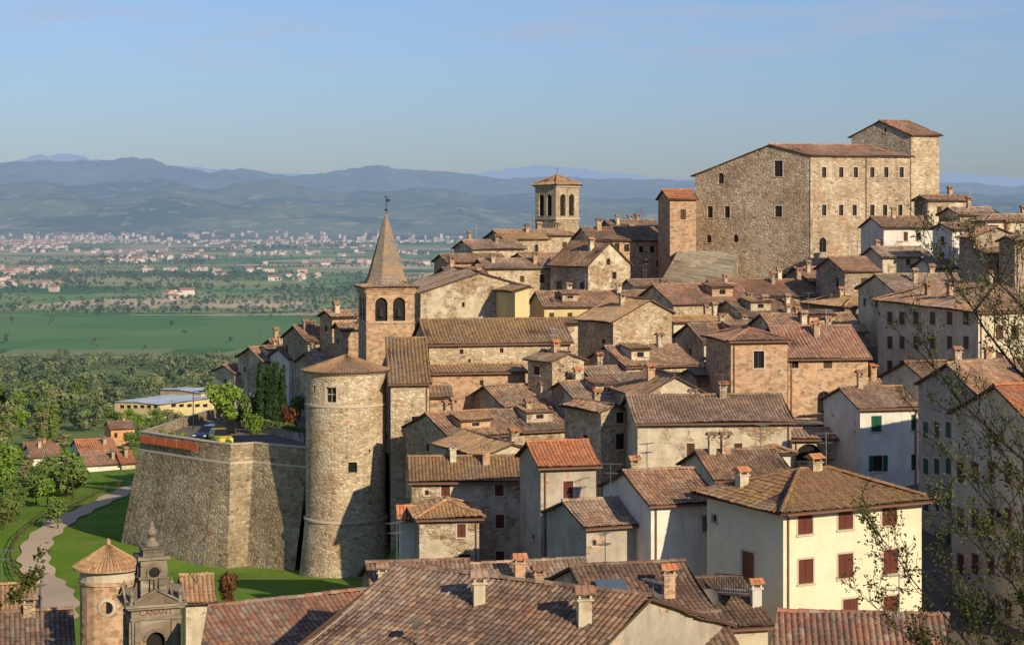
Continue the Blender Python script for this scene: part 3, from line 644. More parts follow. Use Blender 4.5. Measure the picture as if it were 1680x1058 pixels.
H('stone_tower',262,1397,1495,1541,20,221,330,'a','palace','t5',phi=45,vr=199,nch=0,nant=0,auto=False,wins=[(1452,214,3,8)])
H('brick_annex',244,None,1099,1142,10,326,425,'a','brick','t4',Md=6,nch=0,nant=0,wins=[(1121,352,9,17,'s')],pitch=20)
H('stone_house',243,1500,1522,1590,20,328,380,'a','rough','t1',nch=1)
H('stone_house',232,1540,1575,1640,20,352,400,'a','rough','t2')
H('stone_house',225,1590,1620,1720,20,362,420,'hip','plast','t1')
H('white_house',225,1437,1450,1531,12,373,404,'a','white','t1',wins=[(1486,388,7,15,'s'),(1507,388,8,12,'d')],Md=7)
H('plaster_house',221,1440,1448,1527,12,421,470,'a','plast','t2',wins=[(1490,430,7,10,'s')],Md=6)
H('white_house',214,1530,1562,1604,25,376,440,'a','white','t1',wins=[(1578,392,7,14,'s'),(1546,395,6,14,'s'),(1546,420,6,14,'s')])
H('stone_house',205,1583,1598,1700,25,388,470,'b','grey','t1',r=.35)
H('stone_house',198,1640,1665,1760,25,395,480,'a','grey','t2')
H('white_house',212,1527,1532,1570,10,440,480,'a','white','t2',Md=6)
mb=MB(); A=[P(1112,412,238),P(1212,412,236),P(1212,418,246),P(1112,412,246)]; B=[P(1082,466,231),P(1196,468,227),P(1210,470,240),P(1080,466,240)]
for i in range(4):
    j=(i+1)%4; mb.poly([B[i],B[j],A[j],A[i]],0)
mb.poly(A,0); mb.build('scarp_wall',['bastion'])
def belltower():
    e=empty('bell_tower'); d=285; 
    mb=MB(); wb=MB(); C=P(912,380,d); th=math.radians(42); a=Vector((math.cos(th),math.sin(th),0)); b=Vector((-a.y,a.x,0))
    L=(950-912)/F*d/(a.x-.03*a.y); Mm=(912-878)/F*d/(-b.x+.012*b.y); zt=CZ+(HV-304)/F*d; zb=zt-13
    for O,dv,LL,nn in ((C,a,L,Vector((a.y,-a.x,0))),(C+b*Mm,-b,Mm,-a),(C+a*L+b*Mm,-a,L,Vector((-a.y,a.x,0))),(C+a*L,b,Mm,a)):
        hz=[]
        for f in (.3,.68): hz.append((LL*f-.55,LL*f+.55,zt-4.6,zt-1.35,'ao'))
        wall(mb,wb,Vector((O.x,O.y,0)),dv,LL,zb,[(0,zt),(LL,zt)],nn,hz,frame=False)
        for zz,k in ((zt-.25,.25),(zt-5.1,.14),(zt-9,.1)): wb.box(Vector((O.x,O.y,zz))-dv*.1-nn*.05,dv*(LL+.2),nn*(k+.05),Z*.22,2)
    mb.build('walls',['tan'],e); wb.build('belfry_openings',['glass','brown','trim','wood','dark'],e)
    rb=MB(); o=.4; c=[C+a*s+b*m for s,m in ((-o,-o),(L+o,-o),(L+o,Mm+o),(-o,Mm+o))]; c=[Vector((p.x,p.y,zt)) for p in c]; ap=C+a*L/2+b*Mm/2; ap.z=zt+1.55
    for i in range(4): rb.tiles(c[i],c[(i+1)%4],ap,ap,False); rb.ridge(c[i],ap)
    rb.cbox(ap,.06,.06,1.3,1); rb.cbox(ap+Z*.9,.5,.05,.05,1); rb.build('roof',['t3','iron'],e)
belltower()
H('brick_house',252,712,735,832,22,430,470,'a','brick','t1')
H('stone_house',262,745,775,860,25,408,440,'a','tan','t2')
H('stone_house',272,795,828,900,25,392,420,'a','tan','t3')
H('stone_house',277,845,868,950,25,386,420,'hip','tan','t1')
H('brick_house',250,940,972,1098,14,394,470,'a','brick','t1',wins=[(1012,405,8,12),(1028,407,8,12),(1052,409,7,11),(1070,409,7,11),(1088,409,7,11),(1060,432,6,11),(1080,432,6,11)],nch=2)
H('stone_house',262,985,1005,1080,18,372,400,'a','grey','t1',nch=3)
H('stone_house',240,775,798,912,18,440,480,'a','tan','t2',nch=2)
H('stone_house',248,840,862,940,25,425,450,'a','rough','t1')
H('stone_house',234,903,965,1034,32,434,520,'b','tan2','t1',vr=398,wins=[(917,468,9,13,'s'),(937,468,9,13,'s'),(955,468,8,12),(998,430,6,10),(1008,452,7,12)],nch=2,extra=False)
H('stone_house',228,1020,1042,1100,20,470,510,'a','pgrey','t1')
H('stone_house',226,715,740,800,25,452,500,'a','brick','t1')
H('stone_house',219,880,893,1068,10,503,560,'a','yellow','t1',Md=9,wins=[(905,520,8,14,'s'),(935,520,8,14,'s')],nch=2)
H('abbey_church',208,680,690,866,12,480,580,'b','tan2','t2',Md=16,r=.55,vr=447,v1=470,wins=[(822,492,15,24,'at'),(689,498,8,14,'a'),(760,500,5,8)],nch=1,nant=0,auto=False)
H('yellow_house',204,None,845,868,20,478,560,'b','yellow','t3',Md=7,r=.99,vr=471,auto=False,nch=0,wins=[])
H('brick_house',214,525,545,600,30,520,600,'a','brick','t1',nch=2)
H('brick_house',206,548,560,600,20,540,620,'a','brick','t1')
H('church_nave',182,678,704,936,12,563,640,'a','tan','t3',nch=0,nant=0,vr=526,Md=9,auto=False,wins=[(757,577,6,8),(823,575,6,8),(770,592,4,6),(905,575,6,8)])
H('church_aisle',176,None,703,862,10,612,690,'a','brick','t3',Md=4,r=.99,vr=600,nch=0,nant=0,auto=False,wins=[(733,640,9,7),(790,628,6,8)])
def belfry():
    e=empty('church_belfry'); d=190; th=math.radians(14); a=Vector((math.cos(th),math.sin(th),0)); b=Vector((-a.y,a.x,0))
    C=P(601,470,d); L=(680-601)/F*d/(a.x+.05*a.y); Mm=(601-583)/F*d/(-b.x-.08*b.y); Mm=min(Mm,L); zt=CZ+(HV-472)/F*d; mb=MB(); wb=MB()
    for q,(O,dv,LL,nn) in enumerate(((C,a,L,-b),(C+b*Mm,-b,Mm,-a),(C+a*L+b*Mm,-a,L,b),(C+a*L,b,Mm,a))):
        w=.62; hz=[(LL*f-w,LL*f+w,zt-3.35,zt-1.0,'ao') for f in ((.31,.68) if LL>3.5 else (.5,))]
        wall(mb,wb,Vector((O.x,O.y,0)),dv,LL,zt-14,[(0,zt),(LL,zt)],nn,hz,frame=False)
        for zz,k,hh in ((zt-.2,.34,.2),(zt-.42,.2,.2),(zt-.64,.1,.2),(zt-3.6,.1,.16),(zt-4.6,.07,.14)): wb.box(Vector((O.x,O.y,zz))-dv*.1-nn*.05,dv*(LL+.2),nn*(k+.05),Z*hh,1)
        if q<2:
            for f in ((.31,.68) if LL>3.5 else (.5,)):
                c0=Vector((O.x,O.y,0))+dv*(LL*f)-nn*.22; wb.lathe(c0+Z*(zt-2.9),[(.32,0),(.28,.2),(.2,.6),(.1,.85),(0,.9)],10,3)
    mb.build('walls',['brick'],e); wb.build('belfry_openings',['glass','brick','trim','iron','dark'],e)
    rb=MB(); c=C+a*L/2+b*Mm/2; c.z=zt+.02
    o=.45; q=[C+a*s+b*m for s,m in ((-o,-o),(L+o,-o),(L+o,Mm+o),(-o,Mm+o))]; q=[Vector((p.x,p.y,zt)) for p in q]; ap=c+Z*1.1
    for i in range(4): rb.tiles(q[i],q[(i+1)%4],ap,ap,False)
    sb=MB(); hS=(470-350)/F*d; sb.lathe(c,[(2.45,.0),(2.3,.35),(1.95,1.0),(0.10,hS),(0,hS+.05)],8,0,a0=.39+th,a1=.39+th+2*math.pi)
    sb.build('spire',[SP],e); rb.build('roof_skirt',['t2','wood'],e)
    vb=MB(); t=c+Z*hS; vb.cbox(t,.07,.07,1.9,0); vb.lathe(t+Z*.3,[(0,0),(.16,.1),(.16,.2),(0,.3)],8,0); vb.box(t+Z*1.25-a*.05,a*.45,b*.03,Z*.3,0); vb.box(t+Z*1.7-a*.25,a*.5,b*.05,Z*.06,0); vb.build('weather_vane',['iron'],e)
SP=NT('spire_brick',.95); _uv=uvn(SP); _b=SP.n('ShaderNodeTexBrick',{'Vector':_uv,'Scale':1.,'Color1':lin((.40,.31,.22)),'Color2':lin((.24,.20,.155)),'Mortar':lin((.14,.12,.10)),'Mortar Size':.02,'Brick Width':.3,'Row Height':.14})
SP.col(SP.mix(SP.math('MULTIPLY',SP.smooth(SP.noise(_uv,.9,6,.78),.50,.60),.7),_b.outputs[0],(.44,.25,.09))); SP.bump(_b.outputs[1],-.6,.03); SP=SP.m
belfry()
def roundtower():
    e=empty('round_tower'); d=174; r=65.5/F*d; c=P(567.5,605,d); zt=c.z; zc=lambda v:CZ+(HV-v)/F*(d-r)
    g0=65.5-zt; z1=zc(858)-zt
    mb=MB(); c0=Vector((c.x,c.y,zt))
    n=72; holes=[(549,648,17,24),(584,767,14,17),(520,640,4,9),(610,742,3,6)]
    hs=[]
    for u,v,w,h in holes:
        s=(u-567.5)/65.5; an=-math.pi/2+math.asin(s); z=zc(v)-zt; dz=h/F*(d-r); da=w/65.5/max(.3,math.cos(math.asin(s))); hs.append((an-da/2,an+da/2,z-dz/2,z+dz/2))
    angs=sorted({-math.pi+2*math.pi*i/n for i in range(n+1)}|{h[0] for h in hs}|{h[1] for h in hs})
    def pt(t,rr,z): return c0+Vector((rr*math.cos(t),rr*math.sin(t),z))
    def seg(t0,t1,za,zb,ra=r,rb_=r,m=0): mb.poly([pt(t0,ra,za),pt(t1,ra,za),pt(t1,rb_,zb),pt(t0,rb_,zb)],m,[(t0*r,za),(t1*r,za),(t1*r,zb),(t0*r,zb)])
    for t0,t1 in zip(angs[:-1],angs[1:]):
        if t1-t0<1e-6: continue
        cm=(t0+t1)/2; cur=z1; seg(t0,t1,g0,z1,r+.75,r+.06)
        for h in sorted([h for h in hs if h[0]<cm<h[1]],key=lambda h:h[2]): seg(t0,t1,cur,h[2]); cur=h[3]
        seg(t0,t1,cur,0)
    for a0,a1,za,zb_ in hs:
        for t0 in (a0,a1): mb.poly([pt(t0,r,za),pt(t0,r,zb_),pt(t0,r-.4,zb_),pt(t0,r-.4,za)],0)
        for z in (za,zb_): mb.poly([pt(a0,r,z),pt(a1,r,z),pt(a1,r-.4,z),pt(a0,r-.4,z)],0)
        mb.poly([pt(a0,r-.3,za),pt(a1,r-.3,za),pt(a1,r-.3,zb_),pt(a0,r-.3,zb_)],2)
    a0,a1,za,zb_=hs[0]
    for t in (a0-.045,a1,): mb.box(pt(t,r+.03,za-.05),pt(t+.045,r+.03,za)-pt(t,r+.03,za),pt(t,-.15,0)-pt(t,0,0),Z*(zb_-za+.2),1)
    mb.box(pt(a0-.05,r+.05,zb_+.1),pt(a1+.05,r+.05,0)-pt(a0-.05,r+.05,0),pt(a0,-.15,0)-pt(a0,0,0),Z*.15,1); mb.box(pt(a0-.06,r+.08,za-.2),pt(a1+.06,r+.08,0)-pt(a0-.06,r+.08,0),pt(a0,-.2,0)-pt(a0,0,0),Z*.15,1)
    mb.box(pt((a0+a1)/2,r-.2,za),pt((a0+a1)/2+.012,r-.2,za)-pt((a0+a1)/2,r-.2,za),Vector((0,.05,0)),Z*(zb_-za),1); mb.box(pt(a0,r-.2,(za+zb_)/2),pt(a1,r-.2,0)-pt(a0,r-.2,0),Vector((0,.05,0)),Z*.06,1)
    mb.build('walls',['tan','trim','glass'],e)
    tb=MB(); 
    for z,k in ((z1,.2),(zc(668)-zt,.10),(-.22,.16)): tb.lathe(c0,[(r-.05,z-.11),(r+k,z-.08),(r+k,z+.09),(r-.05,z+.14)],64,0)
    tb.build('string_courses',['trim'],e)
    rb=MB(); R1=r+.4; hh=1.35; nn=90
    for i in range(nn*4):
        t0=2*math.pi*i/(nn*4);t1=2*math.pi*(i+1)/(nn*4); k0=.06*math.sin(math.pi*(i%4)/4); k1=.06*math.sin(math.pi*((i+1)%4)/4)
        for j in range(8):
            ra=R1*(1-j/8);rb2=R1*(1-(j+1)/8); za=-.05+hh*j/8; zb2=-.05+hh*(j+1)/8
            q=[pt(t0,ra,za+k0),pt(t1,ra,za+k1),pt(t1,rb2,zb2+k1),pt(t0,rb2,zb2+k0)]; uv=[(i/4+.01,j*1.3),(i/4+.24,j*1.3),(i/4+.24,j*1.3+1.3),(i/4+.01,j*1.3+1.3)]
            if j==7: rb.poly(q[:3],0,uv[:3])
            else: rb.poly(q,0,uv)
        rb.poly([pt(t0,R1,-.15),pt(t1,R1,-.15),pt(t1,R1,k1-.05),pt(t0,R1,k0-.05)],1); rb.poly([pt(t0,r-.1,-.15),pt(t1,r-.1,-.15),pt(t1,R1,-.15),pt(t0,R1,-.15)],1)
    rb.build('roof',['t3','wood'],e)
roundtower()
H('stone_block',171.5,None,641,704,5,628,900,'a','tan','t3',Md=11.5,r=.99,vr=556,nch=0,nant=0,auto=False,wins=[(682,693,13,20,'t')],zdrop=3)
H('brick_house',173.5,None,705,738,8,650,760,'a','brick','t3',Md=4,nch=0,nant=0,wins=[(722,690,6,9)])
# ------------------------------------------------------------ middle belt of roofs
H('stone_house',216,1165,1188,1368,14,487,520,'a','pgrey','t5',nch=3,Md=10)
H('stone_house',222,1300,1330,1390,14,462,480,'a','grey','t5',Md=9)
H('stone_house',212,1376,1386,1442,14,444,480,'a','grey','t5',Md=8)
H('stone_house',206,1362,1386,1448,20,502,540,'hip','grey','t3',Md=9)
H('stone_house',208,1085,1105,1240,18,498,530,'a','rough','t5',Md=11,nch=2)
H('stone_house',202,1085,1105,1205,28,528,560,'a','plast','t3',nch=2)
H('stone_house',204,1200,1225,1330,20,520,560,'a','rough','t1',nch=3,Md=9)
H('stone_house',200,1290,1315,1385,22,534,570,'b','plast','t1',Md=9,nch=2)
H('stone_house',193,1135,1155,1292,14,560,600,'a','rough','t2',nch=2,Md=9)
H('stone_house',188,1250,1275,1420,12,545,580,'a','rough','t1',nch=1,Md=9)
H('loggia_house',188,948,1006,1102,26,527,620,'b','tan','t3',r=.62,vr=492,wins=[(1041,528,30,28,'o'),(990,560,5,8),(1060,570,7,10)],nch=1)
H('stone_house',180,1003,1028,1142,22,600,640,'a','tan','t1',Md=9,nch=1)
H('stone_house',172,1122,1142,1202,20,616,660,'a','grey','t2',nch=1)
H('brick_tower_house',166,1187,1199,1292,12,558,680,'hip','brick','t5',Md=7,wins=[(1245,590,17,28,'t')],nch=0,nant=0,pitch=17)
H('brick_house',169,1285,1293,1424,10,586,690,'a','brick','t5',Md=10,vr=537,wins=[(1304,597,12,14),(1358,597,14,14,'s'),(1352,660,22,36,'a'),(1332,690,6,9)],nch=2)
H('stone_house',160,1290,1300,1396,8,700,775,'a','grey','t2',Md=4,r=.99,vr=690,wins=[(1350,712,10,14)],nch=0,extra=False)
H('stone_house',170,1395,1402,1470,10,650,700,'a','grey','t2',Md=7)
H('arched_passage',152,None,1300,1400,4,718,770,'a','rough','t5',Md=3,wins=[(1327,742,44,28,'ao')],nch=0,nant=0,auto=False)
H('stone_tower_house',172,866,906,958,35,592,680,'b','tan','t2',vr=580,wins=[(880,608,10,14),(930,612,4,6)],nch=1)
H('stone_house',176,962,985,1100,22,632,660,'a','plast','t2',Md=8,nch=1)
H('stone_house',170,795,830,932,24,668,700,'a','rough','t1',Md=9,nch=2)
H('stone_house',166,930,952,1045,20,662,700,'a','rough','t2',Md=9,nch=2)
H('stone_house',160,704,740,850,28,716,780,'a','tan','t1',Md=9,nch=2)
H('stone_house',164,820,850,932,24,706,740,'a','rough','t2',nch=1,Md=8)
H('stone_house',150,770,792,888,24,748,790,'b','rough','t3',Md=10,nch=1)
H('stone_house',158,1040,1052,1166,10,650,690,'b','rough','t1',vr=618,Md=9,nch=1)
H('stone_house',149,926,986,1046,30,674,830,'b','tan','t1',r=.35,pitch=16,wins=[(1018,685,13,18),(1018,724,14,26),(1018,783,14,22),(960,720,8,14)],nch=1,extra=False)
H('plaster_stone_house',144,1040,1046,1298,5,692,830,'a','rough2','t2',Md=9,wins=[(1133,740,13,26,'st'),(1211,740,13,26,'st'),(1166,765,4,10)],nch=2,nant=1)
H('white_house',148,1393,1411,1506,14,668,800,'a','white','t1',Md=7,sh='green',wins=[(1438,695,17,26,'s'),(1499,693,8,26,'s'),(1441,760,15,26,'p'),(1499,758,8,26,'s')],nch=1)
H('plaster_house',164,1440,1605,1760,30,510,640,'hip','plast','t1',phi=11,sh='brown',wins=[(u,v,9,21,'st') for u in (1460,1480,1503,1530,1558,1585) for v in (522,562,602)]+[(1640,545,13,24,'s'),(1665,545,13,24,'s'),(1640,590,13,24,'s')],nch=3)
H('plaster_house',190,1445,1470,1600,14,478,520,'a','plast','t2',Md=9,nch=2)
H('plaster_house',125,1507,1612,1780,28,655,1000,'a','pgrey','t1',phi=8,sh='green',wins=[(u,v,9,26,'st') for u in (1519,1537,1556,1578,1598) for v in (705,765,825,885,945)],nch=1,zdrop=5)
H('plaster_house',104,1562,1720,1900,25,720,1100,'a','plast','t4',phi=8,sh='maroon',wins=[(u,v,12,34,'st') for u in (1576,1600,1626,1654,1684) for v in (775,850,925,1000)],nch=0)
H('stone_house',152,1500,1530,1700,15,632,700,'a','plast','t1',Md=9,nch=2,extra=False)
H('dovecote',135,None,1256,1297,12,742,790,'pyr','white','t5',Md=1.8,wins=[],auto=False,nch=0,nant=0)
# ------------------------------------------------------------ near belt
H('stone_house',134,None,676,860,4,788,960,'a','rough','t3',Md=7,sh='maroon',wins=[(731,805,14,18,'st'),(819,804,14,18,'st'),(820,855,14,22,'st'),(757,868,14,24,'st'),(765,920,26,20,'d'),(820,915,14,22,'st'),(700,808,6,8)],nch=2)
H('stone_annex',127,None,688,786,8,848,960,'hip','rough','t3',Md=5,sh='maroon',wins=[(757,870,14,22,'st'),(762,918,20,18,'d')],nch=0,pitch=20,nant=0)
H('plaster_lean_to',130,None,657,684,5,850,905,'a','white','t4',Md=3,wins=[],auto=False,nch=0,nant=0)
H('plaster_tower_house',124,864,887,978,14,763,950,'a','pgrey','t4',Md=5.5,sh='maroon',wins=[(932,803,16,28,'st'),(932,932,30,26,'a'),(875,880,4,7)],nch=0,pitch=22,nant=0)
H('plaster_house',114,948,962,1052,22,862,960,'a','pgrey','t2',Md=6,wins=[(975,890,6,9)],nch=0)
H('white_house',113,1050,1068,1175,18,825,940,'a','white','t1',Md=8,sh='sgrey',wins=[(1157,858,10,26,'s')],nch=1)
H('plaster_house',128,1160,1175,1300,12,785,850,'a','plast','t1',Md=8,nch=2)
yh=H('yellow_house',105,1160,1285,1512,28,833,1080,'hip','house','t3',phi=27,sh='maroon',trim=True,
  wins=[(1321,858,24,36,'s'),(1387,850,24,36,'s'),(1459,843,24,36,'s'),(1322,937,24,40,'s'),(1387,928,24,40,'s'),(1461,921,24,40,'s'),(1461,995,24,36,'s'),(1395,1000,24,36,'s'),(1227,930,20,50,'s'),(1172,850,8,12,'d')],nch=0,nant=1,ov=.7,pitch=19)
pt=yh['pt'];zr=yh['zr']; chimney(yh['e'],pt(yh['L']*.12,yh['M']*.75,zr(yh['L']*.12,yh['M']*.75)),.6,.6,.5); chimney(yh['e'],pt(yh['L']*.5,yh['M']*.48,zr(yh['L']*.5,yh['M']*.48)),.5,.65,.5)
big=H('terracotta_roofed_house',73,None,480,900,-33,1075,1200,'a','pgrey','t6',Md=14,Ld=11.5,nch=0,nant=0,fine=True,auto=False,wins=[])
def onroof(hh,u,v,**k):
    best=None
    for i in range(60):
        for j in range(60):
            s=hh['L']*i/59;m=hh['M']*j/59; p=hh['pt'](s,m,hh['zr'](s,m)); uu=CU+p.x/p.y*F; vv=HV-(p.z-CZ)/p.y*F; q=(uu-u)**2+(vv-v)**2
            if best is None or q<best[0]: best=(q,p)
    return best[1]
chimney(big['e'],onroof(big,786,990),.75,.45,.15,'plast','t5'); chimney(big['e'],onroof(big,960,1020),.9,.5,.15,'plast','t5')
dish(big['e'],onroof(big,682,1062),.26,2.4)
r0=H('terracotta_roofed_house',80,290,335,600,30,1085,1150,'a','plast','t7',phi=4,Md=9,nch=0,nant=0,fine=True,auto=False,wins=[])
rb0=H('terracotta_roofed_house',98,590,620,780,10,990,1040,'a','rough','t6',Md=8,nch=0,nant=1,fine=True)
chimney(rb0['e'],onroof(rb0,628,958),.6,.45,.15,'plast','t5')
rb1=H('terracotta_roofed_house',102,770,790,990,16,990,1040,'a','plast','t2',Md=8,nch=0,nant=0,fine=True)
chimney(rb1['e'],onroof(rb1,853,955),1.1,.55,.15,'brick','t4'); chimney(rb1['e'],onroof(rb1,885,962),.7,.55,.2,'brick','t5')
r2=H('terracotta_roofed_house',90,955,985,1165,14,1010,1060,'a','rough','t6',Md=9,nch=0,nant=1,fine=True)
chimney(r2['e'],onroof(r2,1097,975),1.0,.55,.2,'brick','t4')
mb=MB(); p=onroof(r2,1005,975); mb.box(p+Vector((-.7,-.6,-.02))+Z*.15,Vector((1.4,.2,0)),Vector((-.2,1.2,.4)),Z*.08); mb.build('roof_window',['solar'],r2['e'])
r3=H('terracotta_roofed_house',74,1050,1085,1230,12,1115,1150,'a','plast','t6',Md=9,nch=0,nant=1,fine=True,auto=False,wins=[])
r4=H('terracotta_roofed_house',72,1190,1265,1540,-6,1115,1150,'a','plast','t7',phi=-14,Md=9.5,nch=0,nant=1,fine=True,auto=False,wins=[])
r5=H('terracotta_roofed_house',96,1085,1110,1260,14,1030,1080,'a','plast','t6',Md=9,nch=0,fine=True)
chimney(r5['e'],onroof(r5,1245,990),.9,.5,.2,'white','t4'); dish(r5['e'],onroof(r5,1165,1010),.5,-1.9)
r6=H('terracotta_roofed_house',95,-60,0,115,15,1068,1100,'a','rough','t6',Md=7,nch=1,nant=1,fine=True)
r6b=H('terracotta_roofed_house',112,-60,-20,60,15,1005,1060,'a','rough','t3',Md=6,nch=0,nant=1,fine=True)
r7=H('plaster_house',104,None,305,346,12,985,1060,'a','plast','t3',Md=5,nch=0,auto=False,wins=[],nant=1)
mb=MB(); q0=P(1172,968,100);q1=P(1228,972,97); dv=(q1-q0); 
for i in range(15): mb.cbox(q0+dv*i/14-Z*.05,.03,.03,.9,0)
mb.box(q0+Z*.85,dv,Vector((0,.04,0)),Z*.04); mb.box(q0,dv,Vector((0,.04,0)),Z*.04); mb.box(q0-Z*.2,dv,Vector((0,1.5,0)),Z*.12,1); mb.build('balcony',['iron','pgrey'])
# ------------------------------------------------------------ bastion and terrace
ZT=77.5
def bastion():
    def pl(u,v): 
        d=(CZ-ZT)*F/(v-HV); return Vector(((u-CU)/F*d,d,0))
    A=pl(232,722);B=pl(342,739);C=pl(416,741); Dp=Vector(((506-CU)/F*176,176.5,0)); E=pl(334,688); E2=Vector((-28,225,0))
    pts=[E2,E,A]
    pts+= [A.lerp(B,.5),A.lerp(B,.92),Vector((B.x*.75+C.x*.25,B.y-.9,0)),Vector((B.x*.45+C.x*.55,C.y-1.1,0)),C,C.lerp(Dp,.5),Dp]
    ns=[]
    for i in range(len(pts)):
        a=pts[max(0,i-1)];b=pts[min(len(pts)-1,i+1)]; t=(b-a).normalized(); ns.append(Vector((t.y,-t.x,0)))
    mb=MB(); acc=0
    for i in range(len(pts)-1):
        n=8; l=(pts[i+1]-pts[i]).length
        for k in range(n):
            f0,f1=k/n,(k+1)/n; p0=pts[i].lerp(pts[i+1],f0);p1=pts[i].lerp(pts[i+1],f1); n0=ns[i].lerp(ns[i+1],f0);n1=ns[i].lerp(ns[i+1],f1)
            zb=62.
            for (o0,za),(o1,zc) in (((3.0,zb),(0.25,ZT-.9)),((.25,ZT-.9),(0.05,ZT+.9))):
                mb.poly([p0+n0*o0+Z*za,p1+n1*o0+Z*za,p1+n1*o1+Z*zc,p0+n0*o1+Z*zc],0,[(acc+l*f0,za),(acc+l*f1,za),(acc+l*f1,zc),(acc+l*f0,zc)])
            for o0,za,o1,zc in ((.3,ZT-1.0,.3,ZT-.82),(.3,ZT-.82,.06,ZT-.75)): mb.poly([p0+n0*o0+Z*za,p1+n1*o0+Z*za,p1+n1*o1+Z*zc,p0+n0*o1+Z*zc],1)
            mb.poly([p0+n0*.12+Z*(ZT+.9),p1+n1*.12+Z*(ZT+.9),p1-n1*.45+Z*(ZT+.92),p0-n0*.45+Z*(ZT+.92)],1); mb.poly([p0+n0*.12+Z*(ZT+.8),p1+n1*.12+Z*(ZT+.8),p1+n1*.12+Z*(ZT+.9),p0+n0*.12+Z*(ZT+.9)],1)
            mb.poly([p1-n1*.4+Z*(ZT-.1),p0-n0*.4+Z*(ZT-.1),p0-n0*.4+Z*(ZT+.9),p1-n1*.4+Z*(ZT+.9)],0)
        acc+=l
    mb.build('bastion_wall',['bastion','trim'])
    tb=MB(); ring=[Vector((p.x,p.y,ZT)) for p in pts]+[Vector((-10,180,ZT)),Vector((-8,240,ZT)),Vector((-30,250,ZT))]
    tb.poly(ring,0); tb.build('terrace_pavement',['asphalt'])
    ob=MB(); AB=B-A; nn=Vector((AB.y,-AB.x,0)).normalized()
    for f0,f1 in ((.05,.26),(.275,.44),(.455,.60),(.615,.76),(.775,.91)):
        p0=A+AB*f0+nn*.5;p1=A+AB*f1+nn*.5; ob.box(p0+Z*(ZT-.1),p1-p0,nn*.03,Z*.7,0)
        for f in (0,.99): ob.box(p0.lerp(p1,f)+Z*(ZT-.2),AB.normalized()*.05,-nn*.45,Z*.06,1)
    ob.build('orange_banner_fence',[simple('orange_fabric',(.62,.14,.05)),'metal'])
    return A,B,C,Dp,E
BA,BB,BC,BD,BE=bastion()
mb=MB(); q0=P(388,704,202);q0.z=ZT-.5; q1=P(498,727,188);q1.z=ZT-.5
mb.box(q0,q1-q0,Vector((.1,.4,0)),Z*1.3,0); mb.build('terrace_wall',['rough'])
def atz(u,v,z=ZT):
    d=(CZ-z)*F/(v-HV); return Vector(((u-CU)/F*d,d,z))
H('stone_house',232,352,385,432,35,612,660,'a','plast','t1',phi=38,nch=1)
H('stone_house',226,405,432,500,30,592,650,'a','rough','t1',nch=2,Md=8)
H('stone_house',236,440,462,530,28,578,640,'a','tan','t2',nch=2,Md=8)
H('white_house',221,455,474,528,28,588,650,'a','white','t1',Md=6)
H('stone_house',207,505,520,560,25,600,680,'a','rough','t2',Md=7)
H('stone_house',216,488,505,560,25,560,640,'a','tan','t1',nch=2,Md=9)
for u,vb,vt,w in ((427,706,590,1.1),(440,706,596,1.1),(451,704,588,1.15),(463,704,600,1.1)):
    p=atz(u,vb); hh=(vb-vt)/F*p.y; tree('cypress_tree',p,hh,'cyp','leafC',w,n=2200,size=.02)
p=atz(366,706); tree('leafy_tree',p,(706-624)/F*p.y,'round','leafA',1.0,1,2600,.026)
for u,vb,vt,mt,w in ((408,704,645,'leafB',.6),(418,712,678,'leafA',.8),(392,700,668,'leafB',.8),(472,712,664,'leafR',.7),(488,690,645,'leafB',.6),(478,718,690,'leafB',.8)):
    p=atz(u,vb); tree('shrub',p,(vb-vt)/F*p.y,'bush',mt,w,n=900,size=.05)
for u,vb in ((268,728),(284,732),(297,734),(356,741),(376,741)):
    p=atz(u,vb-4); tree('planter_bush',p,1.3,'bush','leafA',.7,n=250,size=.07)
it=[]
for k in range(26):
    p=q0.lerp(q1,k/25); it.append((p.x,p.y+.9,ZT+.2,1.3,.9))
mass('hedge',it,'bush','leafB',220,.06)
